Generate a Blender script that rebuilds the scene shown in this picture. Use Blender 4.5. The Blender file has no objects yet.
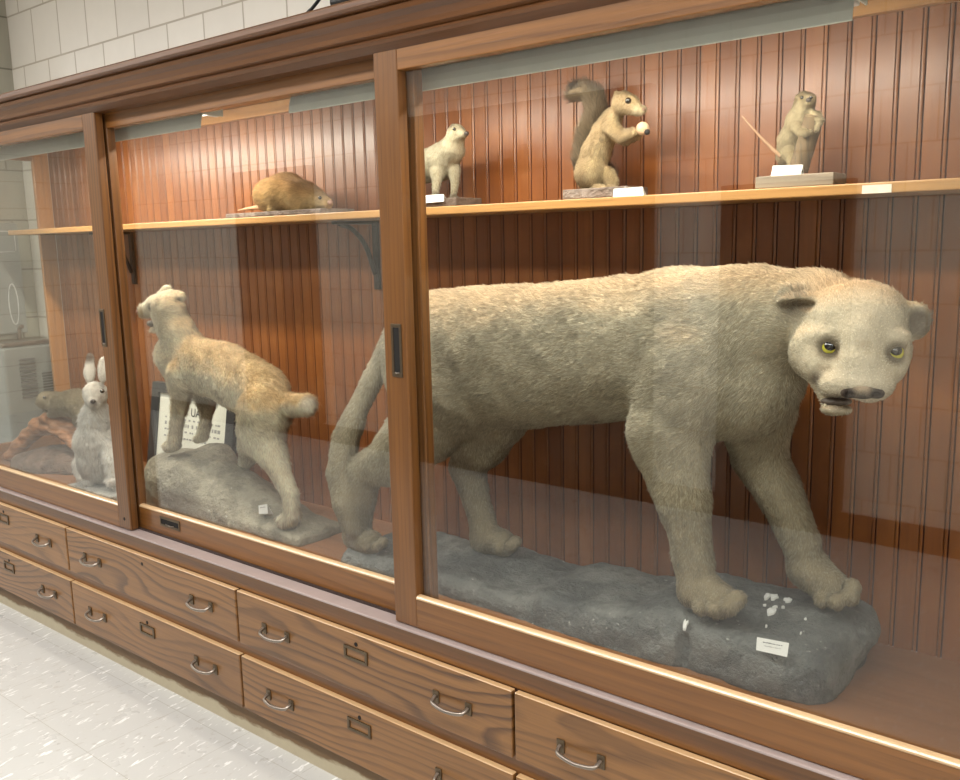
import bpy, bmesh, math, random
import numpy as np
from mathutils import Vector, Matrix
random.seed(7)
SC = bpy.context.scene
COL = SC.collection
LAMP_W = 6.5
ROOM_W = 19.5
CASE_W = 1.0
DENOISE = True

# ------------------------------------------------------------------ helpers
def link(name, data, parent=None, loc=None):
    o = bpy.data.objects.new(name, data)
    COL.objects.link(o)
    if loc is not None:
        o.location = loc
    if parent is not None:
        o.parent = parent
        w = parent.location.copy()
        q = parent.parent
        while q is not None:
            q = None
        o.matrix_parent_inverse = Matrix.Translation(-world_loc(parent))
    return o

WL = {}
def world_loc(o):
    return WL.get(o.name, Vector((0, 0, 0)))

def obj(name, bm, mats, parent=None, loc=None, smooth=False):
    me = bpy.data.meshes.new(name)
    bmesh.ops.recalc_face_normals(bm, faces=bm.faces)
    bm.to_mesh(me)
    bm.free()
    for m in (mats if isinstance(mats, (list, tuple)) else [mats]):
        me.materials.append(m)
    if smooth:
        for p in me.polygons:
            p.use_smooth = True
    o = link(name, me, parent, loc)
    WL[o.name] = Vector(loc) if loc is not None else Vector((0, 0, 0))
    return o

def clone(o, parent, loc, name=None):
    c = o.copy()
    COL.objects.link(c)
    c.location = loc
    c.parent = parent
    c.matrix_parent_inverse = Matrix.Translation(-world_loc(parent))
    WL[c.name] = Vector(loc)
    return c

def thing(name, label, cat, loc, group=None):
    o = bpy.data.objects.new(name, None)
    COL.objects.link(o)
    o.empty_display_size = 0.05
    o.location = loc
    WL[o.name] = Vector(loc)
    return tag(o, label, cat, group)

def tag(o, label, cat, group=None):
    o['label'] = label
    o['category'] = cat
    if group:
        o['group'] = group
    return o

def struct(o, label=None, cat=None):
    o['kind'] = 'structure'
    if label:
        o['label'] = label
        o['category'] = cat
    return o

def box(bm, x0, x1, y0, y1, z0, z1, bev=0.0, seg=2, mi=0):
    vs = [bm.verts.new((x, y, z)) for x in (x0, x1) for y in (y0, y1) for z in (z0, z1)]
    idx = [(0, 1, 3, 2), (4, 6, 7, 5), (0, 4, 5, 1), (2, 3, 7, 6), (0, 2, 6, 4), (1, 5, 7, 3)]
    fs = [bm.faces.new([vs[i] for i in f]) for f in idx]
    for f in fs:
        f.material_index = mi
    if bev > 0:
        es = list({e for f in fs for e in f.edges})
        r = bmesh.ops.bevel(bm, geom=es, offset=bev, segments=seg, profile=0.5, affect='EDGES')
        for f in r['faces']:
            f.material_index = mi
    return vs

def boxbm(*a, **k):
    bm = bmesh.new()
    box(bm, *a, **k)
    return bm

def prism_x(bm, prof, x0, x1, mi=0):
    """extrude a closed (y,z) profile along x"""
    a = [bm.verts.new((x0, y, z)) for y, z in prof]
    b = [bm.verts.new((x1, y, z)) for y, z in prof]
    n = len(prof)
    for i in range(n):
        j = (i + 1) % n
        bm.faces.new((a[i], a[j], b[j], b[i])).material_index = mi
    bm.faces.new(a[::-1]).material_index = mi
    bm.faces.new(b).material_index = mi

def tube(bm, pts, rad, seg=10, mi=0, cap=True):
    pts = [Vector(p) for p in pts]
    rads = rad if isinstance(rad, (list, tuple)) else [rad] * len(pts)
    rings = []
    up = Vector((0.013, 0.21, 0.97)).normalized()
    for i, p in enumerate(pts):
        t = (pts[min(i + 1, len(pts) - 1)] - pts[max(i - 1, 0)]).normalized()
        a = t.cross(up)
        if a.length < 1e-3:
            a = t.cross(Vector((1, 0, 0)))
        a.normalize()
        b = t.cross(a)
        rings.append([bm.verts.new(p + rads[i] * (math.cos(2 * math.pi * k / seg) * a + math.sin(2 * math.pi * k / seg) * b)) for k in range(seg)])
    for i in range(len(rings) - 1):
        for k in range(seg):
            l = (k + 1) % seg
            f = bm.faces.new((rings[i][k], rings[i][l], rings[i + 1][l], rings[i + 1][k]))
            f.material_index = mi
            f.smooth = True
    if cap:
        bm.faces.new(rings[0][::-1]).material_index = mi
        bm.faces.new(rings[-1]).material_index = mi

def ball(bm, c, r, u=16, v=10, mi=0, M=None):
    r = (r, r, r) if not isinstance(r, (tuple, list)) else r
    T = Matrix.Translation(Vector(c)) @ (M.to_4x4() if M is not None else Matrix.Identity(4)) @ Matrix.Diagonal((r[0], r[1], r[2], 1))
    res = bmesh.ops.create_uvsphere(bm, u_segments=u, v_segments=v, radius=1.0, matrix=T)
    for vv in res['verts']:
        for f in vv.link_faces:
            f.smooth = True
            f.material_index = mi

def bezier(p, n=8):
    p = [Vector(q) for q in p]
    out = []
    for i in range(len(p) - 1):
        a, b, c, d = p[max(i - 1, 0)], p[i], p[i + 1], p[min(i + 2, len(p) - 1)]
        for k in range(n):
            t = k / n
            out.append(0.5 * ((2 * b) + (c - a) * t + (2 * a - 5 * b + 4 * c - d) * t * t + (-a + 3 * b - 3 * c + d) * t ** 3))
    out.append(p[-1])
    return out

# ------------------------------------------------------------------ materials
def srgb(r, g, b):
    f = lambda c: (c / 255 / 12.92) if c / 255 <= 0.04045 else ((c / 255 + 0.055) / 1.055) ** 2.4
    return (f(r), f(g), f(b), 1)

class NT:
    def __init__(s, name):
        s.m = bpy.data.materials.new(name)
        s.m.use_nodes = True
        s.t = s.m.node_tree
        s.t.nodes.clear()
        s.out = s.n('ShaderNodeOutputMaterial')
    def n(s, ty, **k):
        nd = s.t.nodes.new(ty)
        for a, v in k.items():
            setattr(nd, a, v)
        return nd
    def l(s, a, b):
        s.t.links.new(a, b)
    def val(s, sock, v):
        if hasattr(v, 'is_linked') or isinstance(v, bpy.types.NodeSocket):
            s.l(v, sock)
        else:
            sock.default_value = v
    def math(s, op, a, b=None, c=None, clamp=False):
        nd = s.n('ShaderNodeMath', operation=op, use_clamp=clamp)
        s.val(nd.inputs[0], a)
        if b is not None: s.val(nd.inputs[1], b)
        if c is not None: s.val(nd.inputs[2], c)
        return nd.outputs[0]
    def vmath(s, op, a, b):
        nd = s.n('ShaderNodeVectorMath', operation=op)
        s.val(nd.inputs[0], a)
        s.val(nd.inputs[1], b)
        return nd.outputs[0]
    def noise(s, vec, scale, detail=3, rough=0.55, dist=0.0, dim='3D'):
        nd = s.n('ShaderNodeTexNoise')
        nd.noise_dimensions = dim
        if vec is not None: s.l(vec, nd.inputs['Vector'])
        nd.inputs['Scale'].default_value = scale
        nd.inputs['Detail'].default_value = detail
        nd.inputs['Roughness'].default_value = rough
        nd.inputs['Distortion'].default_value = dist
        return nd.outputs[0]
    def ramp(s, fac, stops):
        nd = s.n('ShaderNodeValToRGB')
        cr = nd.color_ramp
        while len(cr.elements) < len(stops):
            cr.elements.new(0.5)
        for e, (p, c) in zip(cr.elements, stops):
            e.position = p
            e.color = c if len(c) == 4 else (*c, 1)
        s.val(nd.inputs[0], fac)
        return nd.outputs[0]
    def mix(s, fac, a, b, mode='MIX'):
        nd = s.n('ShaderNodeMix', data_type='RGBA', blend_type=mode)
        s.val(nd.inputs[0], fac)
        s.val(nd.inputs[6], a)
        s.val(nd.inputs[7], b)
        return nd.outputs[2]
    def mapping(s, vec, scale=(1, 1, 1), loc=(0, 0, 0), rot=(0, 0, 0)):
        nd = s.n('ShaderNodeMapping')
        s.l(vec, nd.inputs[0])
        nd.inputs['Location'].default_value = loc
        nd.inputs['Rotation'].default_value = rot
        nd.inputs['Scale'].default_value = scale
        return nd.outputs[0]
    def obco(s, rnd=True):
        tc = s.n('ShaderNodeTexCoord').outputs['Object']
        if not rnd:
            return tc
        oi = s.n('ShaderNodeObjectInfo').outputs['Random']
        cx = s.n('ShaderNodeCombineXYZ')
        for i, k in enumerate((37.0, 61.0, 83.0)):
            s.l(s.math('MULTIPLY', oi, k), cx.inputs[i])
        return s.vmath('ADD', tc, cx.outputs[0])
    def principled(s, col, rough=0.5, metal=0.0, spec=0.5, coat=0.0, coat_rough=0.1, normal=None):
        p = s.n('ShaderNodeBsdfPrincipled')
        s.val(p.inputs['Base Color'], col)
        s.val(p.inputs['Roughness'], rough)
        p.inputs['Metallic'].default_value = metal
        p.inputs['Specular IOR Level'].default_value = spec
        p.inputs['Coat Weight'].default_value = coat
        p.inputs['Coat Roughness'].default_value = coat_rough
        if normal is not None:
            s.l(normal, p.inputs['Normal'])
        s.l(p.outputs[0], s.out.inputs[0])
        return p
    def bump(s, h, strength=0.3, dist=0.01):
        b = s.n('ShaderNodeBump')
        s.val(b.inputs['Height'], h)
        b.inputs['Strength'].default_value = strength
        b.inputs['Distance'].default_value = dist
        return b.outputs[0]

def oak(name, axis, light, dark, rings=9.0, amp=2.2, rough=0.38, coat=0.25, fade=0.6, st=0.16):
    """varnished oak: growth rings stretched along `axis`, broad tone, fine pores"""
    g = NT(name)
    v = g.obco()
    k = {'x': (st, 1, 1), 'z': (1, 1, st), 'y': (1, st, 1)}[axis]
    kp = {'x': (0.035, 1, 1), 'z': (1, 1, 0.035), 'y': (1, 0.035, 1)}[axis]
    vs = g.mapping(v, scale=k)
    vp = g.mapping(v, scale=kp)
    big = g.noise(vs, 2.6, 2, 0.5)
    sep = g.n('ShaderNodeSeparateXYZ')
    g.l(v, sep.inputs[0])
    across = g.math('ADD', g.math('MULTIPLY', sep.outputs['X' if axis != 'x' else 'Z'], 1.0), g.math('MULTIPLY', sep.outputs['Y'], 0.7))
    n1 = g.noise(vs, 3.2 if st < .2 else 4.6, 1, 0.4)
    n2 = g.noise(g.mapping(vs, scale=(1, 1, 1), loc=(3, 7, 5)), 16.0, 2, 0.5)
    ph = g.math('ADD', g.math('ADD', g.math('MULTIPLY', across, rings * 1.6), g.math('MULTIPLY', n1, amp * 5.0)), g.math('MULTIPLY', n2, 0.9))
    fr = g.math('FRACT', ph)
    ring = g.ramp(fr, [(0.0, (0.0, 0.0, 0.0)), (0.5, (0.1, 0.1, 0.1)), (0.74, (0.8, 0.8, 0.8)), (0.86, (1, 1, 1)), (0.95, (.1, .1, .1))])
    fine = g.noise(vp, 60, 2, 0.7)
    pores = g.ramp(g.noise(vp, 190, 2, 0.6), [(0.5, (0, 0, 0)), (0.68, (1, 1, 1))])
    c = g.mix(g.ramp(big, [(0.3, (0, 0, 0)), (0.72, (1, 1, 1))]), light, tuple(a * 0.7 + b * 0.3 for a, b in zip(light, dark)))
    patch = g.ramp(g.noise(vs, 1.7, 1, 0.5), [(0.35, (0.35, 0.35, 0.35)), (0.62, (1, 1, 1))])
    rnd = g.n('ShaderNodeObjectInfo').outputs['Random']
    rf = g.math('MULTIPLY', g.math('MULTIPLY', g.math('MULTIPLY', ring, patch), fade), g.math('ADD', .45, g.math('MULTIPLY', rnd, .75), clamp=True))
    c = g.mix(rf, c, dark)
    c = g.mix(g.math('MULTIPLY', g.ramp(fine, [(0.35, (0, 0, 0)), (0.7, (1, 1, 1))]), 0.3), c, dark)
    c = g.mix(g.math('MULTIPLY', pores, g.math('ADD', 0.12, g.math('MULTIPLY', rf, 0.5))), c, tuple(x * 0.5 for x in dark[:3]) + (1,))
    g.principled(c, rough, coat=coat, coat_rough=0.13, normal=g.bump(g.math('ADD', fine, pores), 0.12, 0.001))
    return g.m

OL, OD = srgb(142, 94, 44), srgb(70, 38, 14)
OAKX = oak('oak_along', 'x', OL, OD, 22, 1.0, coat=.5)
OAKZ = oak('oak_upright', 'z', srgb(128, 83, 38), srgb(58, 32, 12), 46, .9, coat=.45)
OAKY = oak('oak_across', 'y', OL, OD, 22, 1.0)
DRAWER = oak('oak_drawer', 'x', srgb(154, 108, 58), srgb(70, 41, 17), 20, 2.5, .40, .5, .95, .24)
CORN = oak('oak_cornice', 'x', srgb(112, 71, 36), srgb(58, 33, 15), 30, .6, .38, .25, .5)
SHELFM = oak('oak_shelf', 'x', srgb(180, 136, 80), srgb(120, 80, 42), 40, .8, .4, .2)
FLOORM = oak('oak_case_floor', 'x', srgb(140, 94, 56), srgb(108, 68, 40), 8, .8, .5, .1, .35)

def bead_mat():
    g = NT('varnished_beadboard')
    tc = g.obco(False)
    sep = g.n('ShaderNodeSeparateXYZ')
    g.l(tc, sep.inputs[0])
    idx = g.math('FLOOR', g.math('MULTIPLY', g.math('ADD', sep.outputs[0], 4.3), 1 / 0.0508))
    wn = g.n('ShaderNodeTexWhiteNoise')
    wn.noise_dimensions = '1D'
    g.l(idx, wn.inputs['W'])
    cx = g.n('ShaderNodeCombineXYZ')
    g.l(g.math('MULTIPLY', wn.outputs[0], 40.0), cx.inputs[0])
    v = g.vmath('ADD', tc, cx.outputs[0])
    vs = g.mapping(v, scale=(1, 1, 0.12))
    vp = g.mapping(v, scale=(1, 1, 0.03))
    big = g.noise(vs, 7, 3, 0.55)
    fine = g.noise(vp, 90, 2, 0.6)
    blot = g.noise(v, 9, 3, 0.6)
    base = g.ramp(wn.outputs[0], [(0, srgb(120, 68, 28)), (0.5, srgb(134, 79, 34)), (1, srgb(145, 88, 40))])
    c = g.mix(g.math('MULTIPLY', g.ramp(big, [(0.35, (0, 0, 0)), (0.7, (1, 1, 1))]), 0.45), base, srgb(104, 54, 22))
    c = g.mix(g.math('MULTIPLY', g.ramp(fine, [(0.4, (0, 0, 0)), (0.7, (1, 1, 1))]), 0.25), c, srgb(88, 48, 24))
    c = g.mix(g.math('MULTIPLY', g.ramp(blot, [(0.5, (0, 0, 0)), (0.75, (1, 1, 1))]), 0.22), c, srgb(176, 118, 64))
    g.principled(c, g.math('ADD', 0.30, g.math('MULTIPLY', blot, 0.16)), coat=0.14, coat_rough=0.24, normal=g.bump(g.math('ADD', blot, g.math('MULTIPLY', big, 0.5)), 0.10, 0.004))
    return g.m
BEAD = bead_mat()
def groove_mat():
    g = NT('dark_stain_in_grooves')
    g.principled(srgb(74, 32, 16), 0.45, coat=0.2)
    return g.m
GROOVE = groove_mat()

def plain(name, col, rough=0.5, metal=0.0, var=0.0, scale=20, bump=0.0, spec=0.5, coat=0.0):
    g = NT(name)
    if var > 0 or bump > 0:
        n = g.noise(g.obco(), scale, 4, 0.6)
        c = g.mix(g.math('MULTIPLY', g.ramp(n, [(0.3, (0, 0, 0)), (0.7, (1, 1, 1))]), var), col, tuple(x * 0.45 for x in col[:3]) + (1,))
        g.principled(c, rough, metal, spec, coat=coat, normal=g.bump(n, bump, 0.01) if bump else None)
    else:
        g.principled(col, rough, metal, spec, coat=coat)
    return g.m

MAUVE = plain('worn_mauve_finish', srgb(176, 160, 157), 0.3, var=0.22, scale=14, coat=0.4)
IRON = plain('dark_bronze', srgb(112, 98, 80), 0.4, 0.8, var=0.3, scale=60)
BRIGHT = plain('worn_nickel', srgb(160, 150, 140), 0.28, 0.9, var=0.25, scale=50)
DARKHOLE = plain('dark_recess', srgb(18, 14, 12), 0.8)
BLACKIRON = plain('black_iron', srgb(26, 26, 28), 0.5, 0.4)
HOOD = plain('grey_enamel', srgb(208, 216, 210), 0.35, 0.0, var=0.15, scale=8)
HOODIN = plain('white_reflector', srgb(235, 235, 230), 0.5)
PAPER = plain('white_card', srgb(214, 214, 210), 0.8)
INK = plain('grey_print', srgb(66, 68, 74), 0.8)
INKD = plain('black_print', srgb(84, 84, 84), 0.8)
BEADW = oak('oak_bead_highlight', 'x', srgb(226, 194, 152), srgb(200, 160, 116), 16, 1.0, 0.25, 0.6, 0.3)  # pale tone paints the bright highlight along the bottom rail's upper edge
STEEL = plain('grey_steel_panel', srgb(158, 162, 160), 0.4, 0.3, var=0.12, scale=5)
CERTFRAME = plain('black_speckled_frame', srgb(58, 60, 62), 0.4, var=0.6, scale=260)
BLACK = plain('black_plastic', srgb(20, 20, 22), 0.4)
WHITEP = plain('white_plastic', srgb(225, 225, 225), 0.4)

def toe_mat():
    g = NT('scuffed_cream_toe_board')
    v = g.obco()
    sep = g.n('ShaderNodeSeparateXYZ')
    g.l(v, sep.inputs[0])
    tc = g.n('ShaderNodeTexCoord').outputs['Object']
    s2 = g.n('ShaderNodeSeparateXYZ')
    g.l(tc, s2.inputs[0])
    edge = g.math('ADD', g.math('MULTIPLY', s2.outputs[2], 22.0), g.math('MULTIPLY', g.math('SUBTRACT', g.noise(g.mapping(v, scale=(1, 1, 2.5)), 6, 4, 0.65), 0.5), 1.3))
    f = g.ramp(edge, [(0.72, (0, 0, 0)), (0.98, (1, 1, 1))])
    c = g.mix(f, srgb(196, 186, 160), srgb(112, 84, 52))
    c = g.mix(g.math('MULTIPLY', g.noise(v, 30, 3), 0.3), c, srgb(138, 120, 94))
    g.principled(c, 0.5)
    return g.m
TOE = toe_mat()

def glass_mat():
    g = NT('display_glass')
    tr = g.n('ShaderNodeBsdfTransparent')
    tr.inputs[0].default_value = (0.965, 0.975, 0.965, 1)
    gl = g.n('ShaderNodeBsdfGlossy')
    gl.inputs['Roughness'].default_value = 0.0
    gl.inputs['Color'].default_value = (1, 1, 1, 1)
    fr = g.n('ShaderNodeFresnel')
    bf = g.n('ShaderNodeNewGeometry').outputs['Backfacing']
    g.l(g.math('ADD', 1.5, g.math('MULTIPLY', bf, 1 / 1.5 - 1.5)), fr.inputs[0])
    mx = g.n('ShaderNodeMixShader')
    g.l(fr.outputs[0], mx.inputs[0])
    g.l(tr.outputs[0], mx.inputs[1])
    g.l(gl.outputs[0], mx.inputs[2])
    g.l(mx.outputs[0], g.out.inputs[0])
    return g.m
GLASS = glass_mat()

def block_mat(name, col, mortar, loc, rough=0.35, axes='xz'):
    g = NT(name)
    tc = g.n('ShaderNodeTexCoord').outputs['Object']
    sep = g.n('ShaderNodeSeparateXYZ')
    g.l(tc, sep.inputs[0])
    cx = g.n('ShaderNodeCombineXYZ')
    g.l(g.math('ADD', sep.outputs[0 if axes[0] == 'x' else 1], loc[0]), cx.inputs[0])
    g.l(g.math('ADD', sep.outputs[2], loc[1]), cx.inputs[1])
    b = g.n('ShaderNodeTexBrick')
    g.l(cx.outputs[0], b.inputs['Vector'])
    b.offset = 0.5
    b.inputs['Scale'].default_value = 1
    b.inputs['Brick Width'].default_value = 0.2425
    b.inputs['Row Height'].default_value = 0.2405
    b.inputs['Mortar Size'].default_value = 0.0045
    b.inputs['Mortar Smooth'].default_value = 0.3
    b.inputs['Color1'].default_value = col
    b.inputs['Color2'].default_value = tuple(x * 0.93 for x in col[:3]) + (1,)
    b.inputs['Mortar'].default_value = mortar
    n = g.noise(tc, 14, 4, 0.6)
    c = g.mix(g.math('MULTIPLY', n, 0.14), b.outputs['Color'], tuple(x * 0.5 for x in col[:3]) + (1,))
    h = g.math('SUBTRACT', g.math('MULTIPLY', n, 0.12), b.outputs['Fac'])
    g.principled(c, rough, normal=g.bump(h, 0.5, 0.004))
    return g.m
BLOCK = block_mat('painted_cream_block', srgb(236, 231, 220), srgb(188, 178, 160), (4.367 + 0.2425 * 20 + 0.12, 0.03))
BLOCKG = block_mat('grey_green_block', srgb(176, 174, 160), srgb(128, 126, 114), (0.0 + 0.2425 * 20, 0.03), axes='yz')

def floor_mat():
    g = NT('vinyl_floor_tile')
    tc = g.n('ShaderNodeTexCoord').outputs['Object']
    b = g.n('ShaderNodeTexBrick')
    g.l(g.mapping(tc, loc=(2.21 + 30.5, 30.5 - 1.486 + 0.0, 0)), b.inputs['Vector'])
    b.offset = 0.0
    b.inputs['Scale'].default_value = 1
    b.inputs['Brick Width'].default_value = 0.305
    b.inputs['Row Height'].default_value = 0.305
    b.inputs['Mortar Size'].default_value = 0.0011
    b.inputs['Color1'].default_value = (1, 1, 1, 1)
    b.inputs['Color2'].default_value = (0.97, 0.97, 0.97, 1)
    b.inputs['Mortar'].default_value = (0.74, 0.72, 0.68, 1)
    st = g.mapping(g.mapping(tc, rot=(0, 0, math.radians(-8))), scale=(58, 15, 1))
    n1 = g.noise(st, 1.0, 3, 0.6, 0.4)
    st2 = g.mapping(g.mapping(tc, rot=(0, 0, math.radians(12))), scale=(56, 20, 1), loc=(5, 3, 0))
    n2 = g.noise(st2, 1.0, 3, 0.6, 0.4)
    f1 = g.ramp(n1, [(0.6, (0, 0, 0)), (0.66, (1, 1, 1))])
    f2 = g.ramp(n2, [(0.6, (0, 0, 0)), (0.68, (1, 1, 1))])
    c = g.mix(f2, srgb(206, 206, 204), srgb(194, 192, 188))
    c = g.mix(f1, c, srgb(246, 246, 245))
    c = g.mix(g.math('MULTIPLY', g.noise(tc, 5, 3), 0.12), c, srgb(176, 172, 162))
    c = g.mix(1.0, c, b.outputs['Color'], 'MULTIPLY')
    g.principled(c, g.math('ADD', 0.22, g.math('MULTIPLY', g.noise(tc, 9, 3), 0.15)), coat=0.1)
    return g.m
FLOOR = floor_mat()

def rock_mat(name, c1, c2, c3, chips=False):
    g = NT(name)
    v = g.obco(False)
    n = g.noise(v, 6, 6, 0.62)
    n2 = g.noise(v, 60, 4, 0.7)
    c = g.ramp(n, [(0.36, c1), (0.5, c2), (0.64, c3)])
    c = g.mix(g.math('MULTIPLY', n2, 0.35), c, c1)
    n3 = g.noise(v, 19, 5, 0.7)
    c = g.mix(g.math('MULTIPLY', g.ramp(n3, [(.42, (1, 1, 1)), (.5, (0, 0, 0))]), .45), c, tuple(x * .62 for x in c1[:3]) + (1,))
    sp = g.ramp(g.noise(v, 80, 2, 0.5), [(0.7, (0, 0, 0)), (0.76, (1, 1, 1))])
    c = g.mix(g.math('MULTIPLY', sp, 0.6), c, srgb(196, 196, 188))
    g.principled(c, 0.72, normal=g.bump(g.math('ADD', g.math('MULTIPLY', n, 0.8), g.math('ADD', g.math('MULTIPLY', n3, .5), g.math('MULTIPLY', n2, 0.35))), 1.0, 0.025))
    return g.m
ROCKD = rock_mat('dark_grey_plaster_rock', srgb(80, 83, 82), srgb(103, 105, 102), srgb(130, 131, 126))
ROCKL = rock_mat('tan_grey_plaster_rock', srgb(120, 114, 98), srgb(152, 145, 126), srgb(172, 165, 146))
PLASTER = plain('bare_white_plaster', srgb(232, 232, 228), 0.85)
SLABM = rock_mat('grey_slab', srgb(126, 124, 118), srgb(150, 148, 142), srgb(168, 166, 158))
BASEM = rock_mat('granular_brown_base', srgb(88, 74, 64), srgb(112, 96, 86), srgb(136, 122, 112))
WOODG = oak('weathered_grey_board', 'x', srgb(150, 136, 116), srgb(104, 92, 76), 20, 1.4, 0.6, 0.0)
BARK = oak('brown_driftwood', 'x', srgb(172, 118, 76), srgb(84, 52, 32), 14, 3.0, 0.55, 0.1)
STUMP = oak('dark_bark', 'z', srgb(112, 92, 64), srgb(34, 25, 17), 40, 3.0, 0.8, 0.0, .8, .3)
STUMPTOP = plain('cut_wood', srgb(158, 136, 100), 0.7, var=0.3, scale=40)
DUST = rock_mat('dark_leaf_litter', srgb(74, 58, 48), srgb(104, 82, 68), srgb(130, 106, 90))

def emit(name, col, s):
    g = NT(name)
    e = g.n('ShaderNodeEmission')
    e.inputs[0].default_value = col
    e.inputs[1].default_value = s
    g.l(e.outputs[0], g.out.inputs[0])
    return g.m

# ------------------------------------------------------------------ camera
cam = bpy.data.cameras.new('camera')
cam.sensor_fit = 'HORIZONTAL'
cam.sensor_width = 36.0
cam.lens = 895.0 / 960 * 36
cam.clip_start = 0.02
co = bpy.data.objects.new('camera', cam)
COL.objects.link(co)
rot = Matrix([[0.779985, -0.085203, 0.619971], [0.625388, 0.141964, -0.767291], [-0.022638, 0.986198, 0.164015]])
co.matrix_world = Matrix.Translation((0, 0, 1.5)) @ rot.to_4x4()
SC.camera = co

# ------------------------------------------------------------------ room
XL, XR, YB, YF, ZC = -4.61, 3.2, 2.14, -1.35, 2.95
struct(obj('floor', boxbm(-8.6, XR, YF - .1, 2.4, -.06, 0), FLOOR), 'pale flecked vinyl tile floor in front of the case', 'floor')
struct(obj('ceiling', boxbm(-8.6, XR, YF - .1, 2.4, ZC, ZC + .06), plain('ceiling_white', srgb(214, 210, 202), .8)), 'off-white ceiling of the hallway', 'ceiling')
struct(obj('wall_back', boxbm(XL - .02, XR, YB, 2.4, 0, ZC), BLOCK), 'cream painted block wall above and behind the oak case', 'wall')
bm = boxbm(-8.6, XL, 1.84, 2.4, 0, ZC)
struct(obj('wall_left', bm, BLOCKG), 'grey-green block wall beyond the glazed end of the case', 'wall')
struct(obj('wall_front', boxbm(-8.6, XR, YF - .1, YF, 0, ZC), BLOCK), 'cream block wall across the hallway facing the case', 'wall')
struct(obj('wall_right', boxbm(XR, XR + .1, YF - .1, 2.4, 0, ZC), BLOCK), 'cream block wall at the near end of the hallway', 'wall')
struct(obj('wall_end', boxbm(-8.7, -8.6, YF - .1, 2.4, 0, ZC), BLOCK), 'cream block wall at the far end of the hallway', 'wall')
struct(obj('baseboard_front', boxbm(-8.6, XR, YF, YF + .015, 0, .13), plain('brown_base', srgb(70, 44, 30), .5)), 'dark brown cove base along the facing wall', 'baseboard')
STANDINM = oak('dark_stand_in_door', 'z', srgb(72, 44, 28), srgb(44, 24, 14), 14, 1.2, .4, .2)  # added dark doors stand in for dark shapes mirrored in the case glass
for i, (x0, x1, z1) in enumerate(((-6.1, -5.2, 2.08), (-4.35, -2.35, 2.3), (-1.95, -1.3, 1.75))):
    bm = bmesh.new()
    box(bm, x0, x1, YF + .001, YF + .045, .14, z1, .004)
    for (a, b) in ((x0, x0 + .07), (x1 - .07, x1)):
        box(bm, a, b, YF + .045, YF + .06, .14, z1, .003)
    box(bm, x0 + .07, x1 - .07, YF + .045, YF + .06, z1 - .08, z1, .003)
    d = struct(obj('door_%d' % (i + 1), bm, STANDINM), ('dark door panel standing in for a reflected shape, farthest along the facing wall', 'wide dark door panel standing in for a reflected shape on the facing wall', 'short narrow dark door panel standing in for a reflected figure')[i], 'door')

# ceiling lamps out of view, added as one long row to light the hallway
LAMP = emit('troffer_glow', (1.0, 0.98, 0.945, 1), LAMP_W)
TROFF = plain('troffer_housing', srgb(230, 230, 228), .4)
for i in range(8):
    x = -7.0 + 1.3 * i
    t = thing('added_ceiling_light', 'unseen ceiling light in the row added along the hallway', 'ceiling light', (x, .2, ZC), 'added unseen hallway ceiling lights')
    bm = bmesh.new()
    box(bm, x - .62, x + .62, .08, .32, ZC - .035, ZC - .001, .004)
    for xx in (x - .63, x + .605):
        box(bm, xx, xx + .025, .07, .33, ZC - .12, ZC - .001, .004)
    obj('housing', bm, TROFF, t)
    bm = bmesh.new()
    prism_x(bm, [(.2 + .115 * math.cos(a), ZC - .036 - .08 * math.sin(a)) for a in [math.pi * k / 10 for k in range(11)]], x - .604, x + .604)
    obj('diffuser', bm, LAMP, t)
    la = bpy.data.lights.new('lamp', 'AREA')
    la.shape = 'RECTANGLE'; la.size = 1.2; la.size_y = .22
    la.energy = ROOM_W; la.color = (1.0, .98, .945)
    lo = link('lamp', la, t, (x, .2, ZC - .125))

# ------------------------------------------------------------------ the display case
X0, X1 = -4.32, -.09
case = thing('display_case', 'long oak display case with sliding glass doors and drawers along the block wall', 'display case', (-2.2, 1.83, 0))
# beadboard back: one tongue-and-groove skin with a double bead at every joint
bm = bmesh.new()
PITCH = .0508
prof = []
x = X0 + .02
while x < X1 - .02:
    for dx, dy, m in ((0, 0, 0), (.0375, 0, 1), (.039, .0032, 1), (.0405, .0002, 1), (.0435, -.0008, 1), (.0466, .0002, 1), (.0485, .0036, 1), (.0502, 0, 0)):
        prof.append((x + dx, 2.12 + dy, m))
    x += PITCH
top = [bm.verts.new((a, b, 2.0)) for a, b, m in prof]
bot = [bm.verts.new((a, b, .546)) for a, b, m in prof]
for i in range(len(prof) - 1):
    f = bm.faces.new((bot[i], bot[i + 1], top[i + 1], top[i]))
    f.material_index = 1 if prof[i][2] == 1 and prof[i][0] - prof[i - 1][0] < .036 and abs(prof[i][1] - prof[i + 1][1]) > .0025 else 0
ba = [bm.verts.new((a, 2.135, z)) for a, z in ((prof[0][0], .546), (prof[-1][0], .546), (prof[-1][0], 2.0), (prof[0][0], 2.0))]
bm.faces.new(ba)
obj('beadboard_back', bm, [BEAD, GROOVE], case)
obj('back_cleat', boxbm(X0 + .02, X1 - .02, 2.095, 2.119, 1.958, 2.0, .003), oak('oak_cleat', 'x', srgb(190, 138, 74), srgb(140, 94, 48), 14, 1.0), case)
obj('case_top', boxbm(X0, X1, 1.62, 2.12, 2.0, 2.012), OAKX, case)
obj('case_floor', boxbm(X0, X1, 1.56, 2.12, .5, .546), FLOORM, case)
sh = obj('shelf', boxbm(X0 + .02, X1 - .02, 1.9, 2.117, 1.575, 1.597, .0025), SHELFM, case)
obj('tape_scrap', boxbm(-.545, -.49, 1.8978, 1.8995, 1.5755, 1.592), plain('worn_white_tape', srgb(226, 214, 196), .6, var=.4, scale=70), sh)['label'] = 'scrap of worn white tape on the shelf edge'
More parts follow.
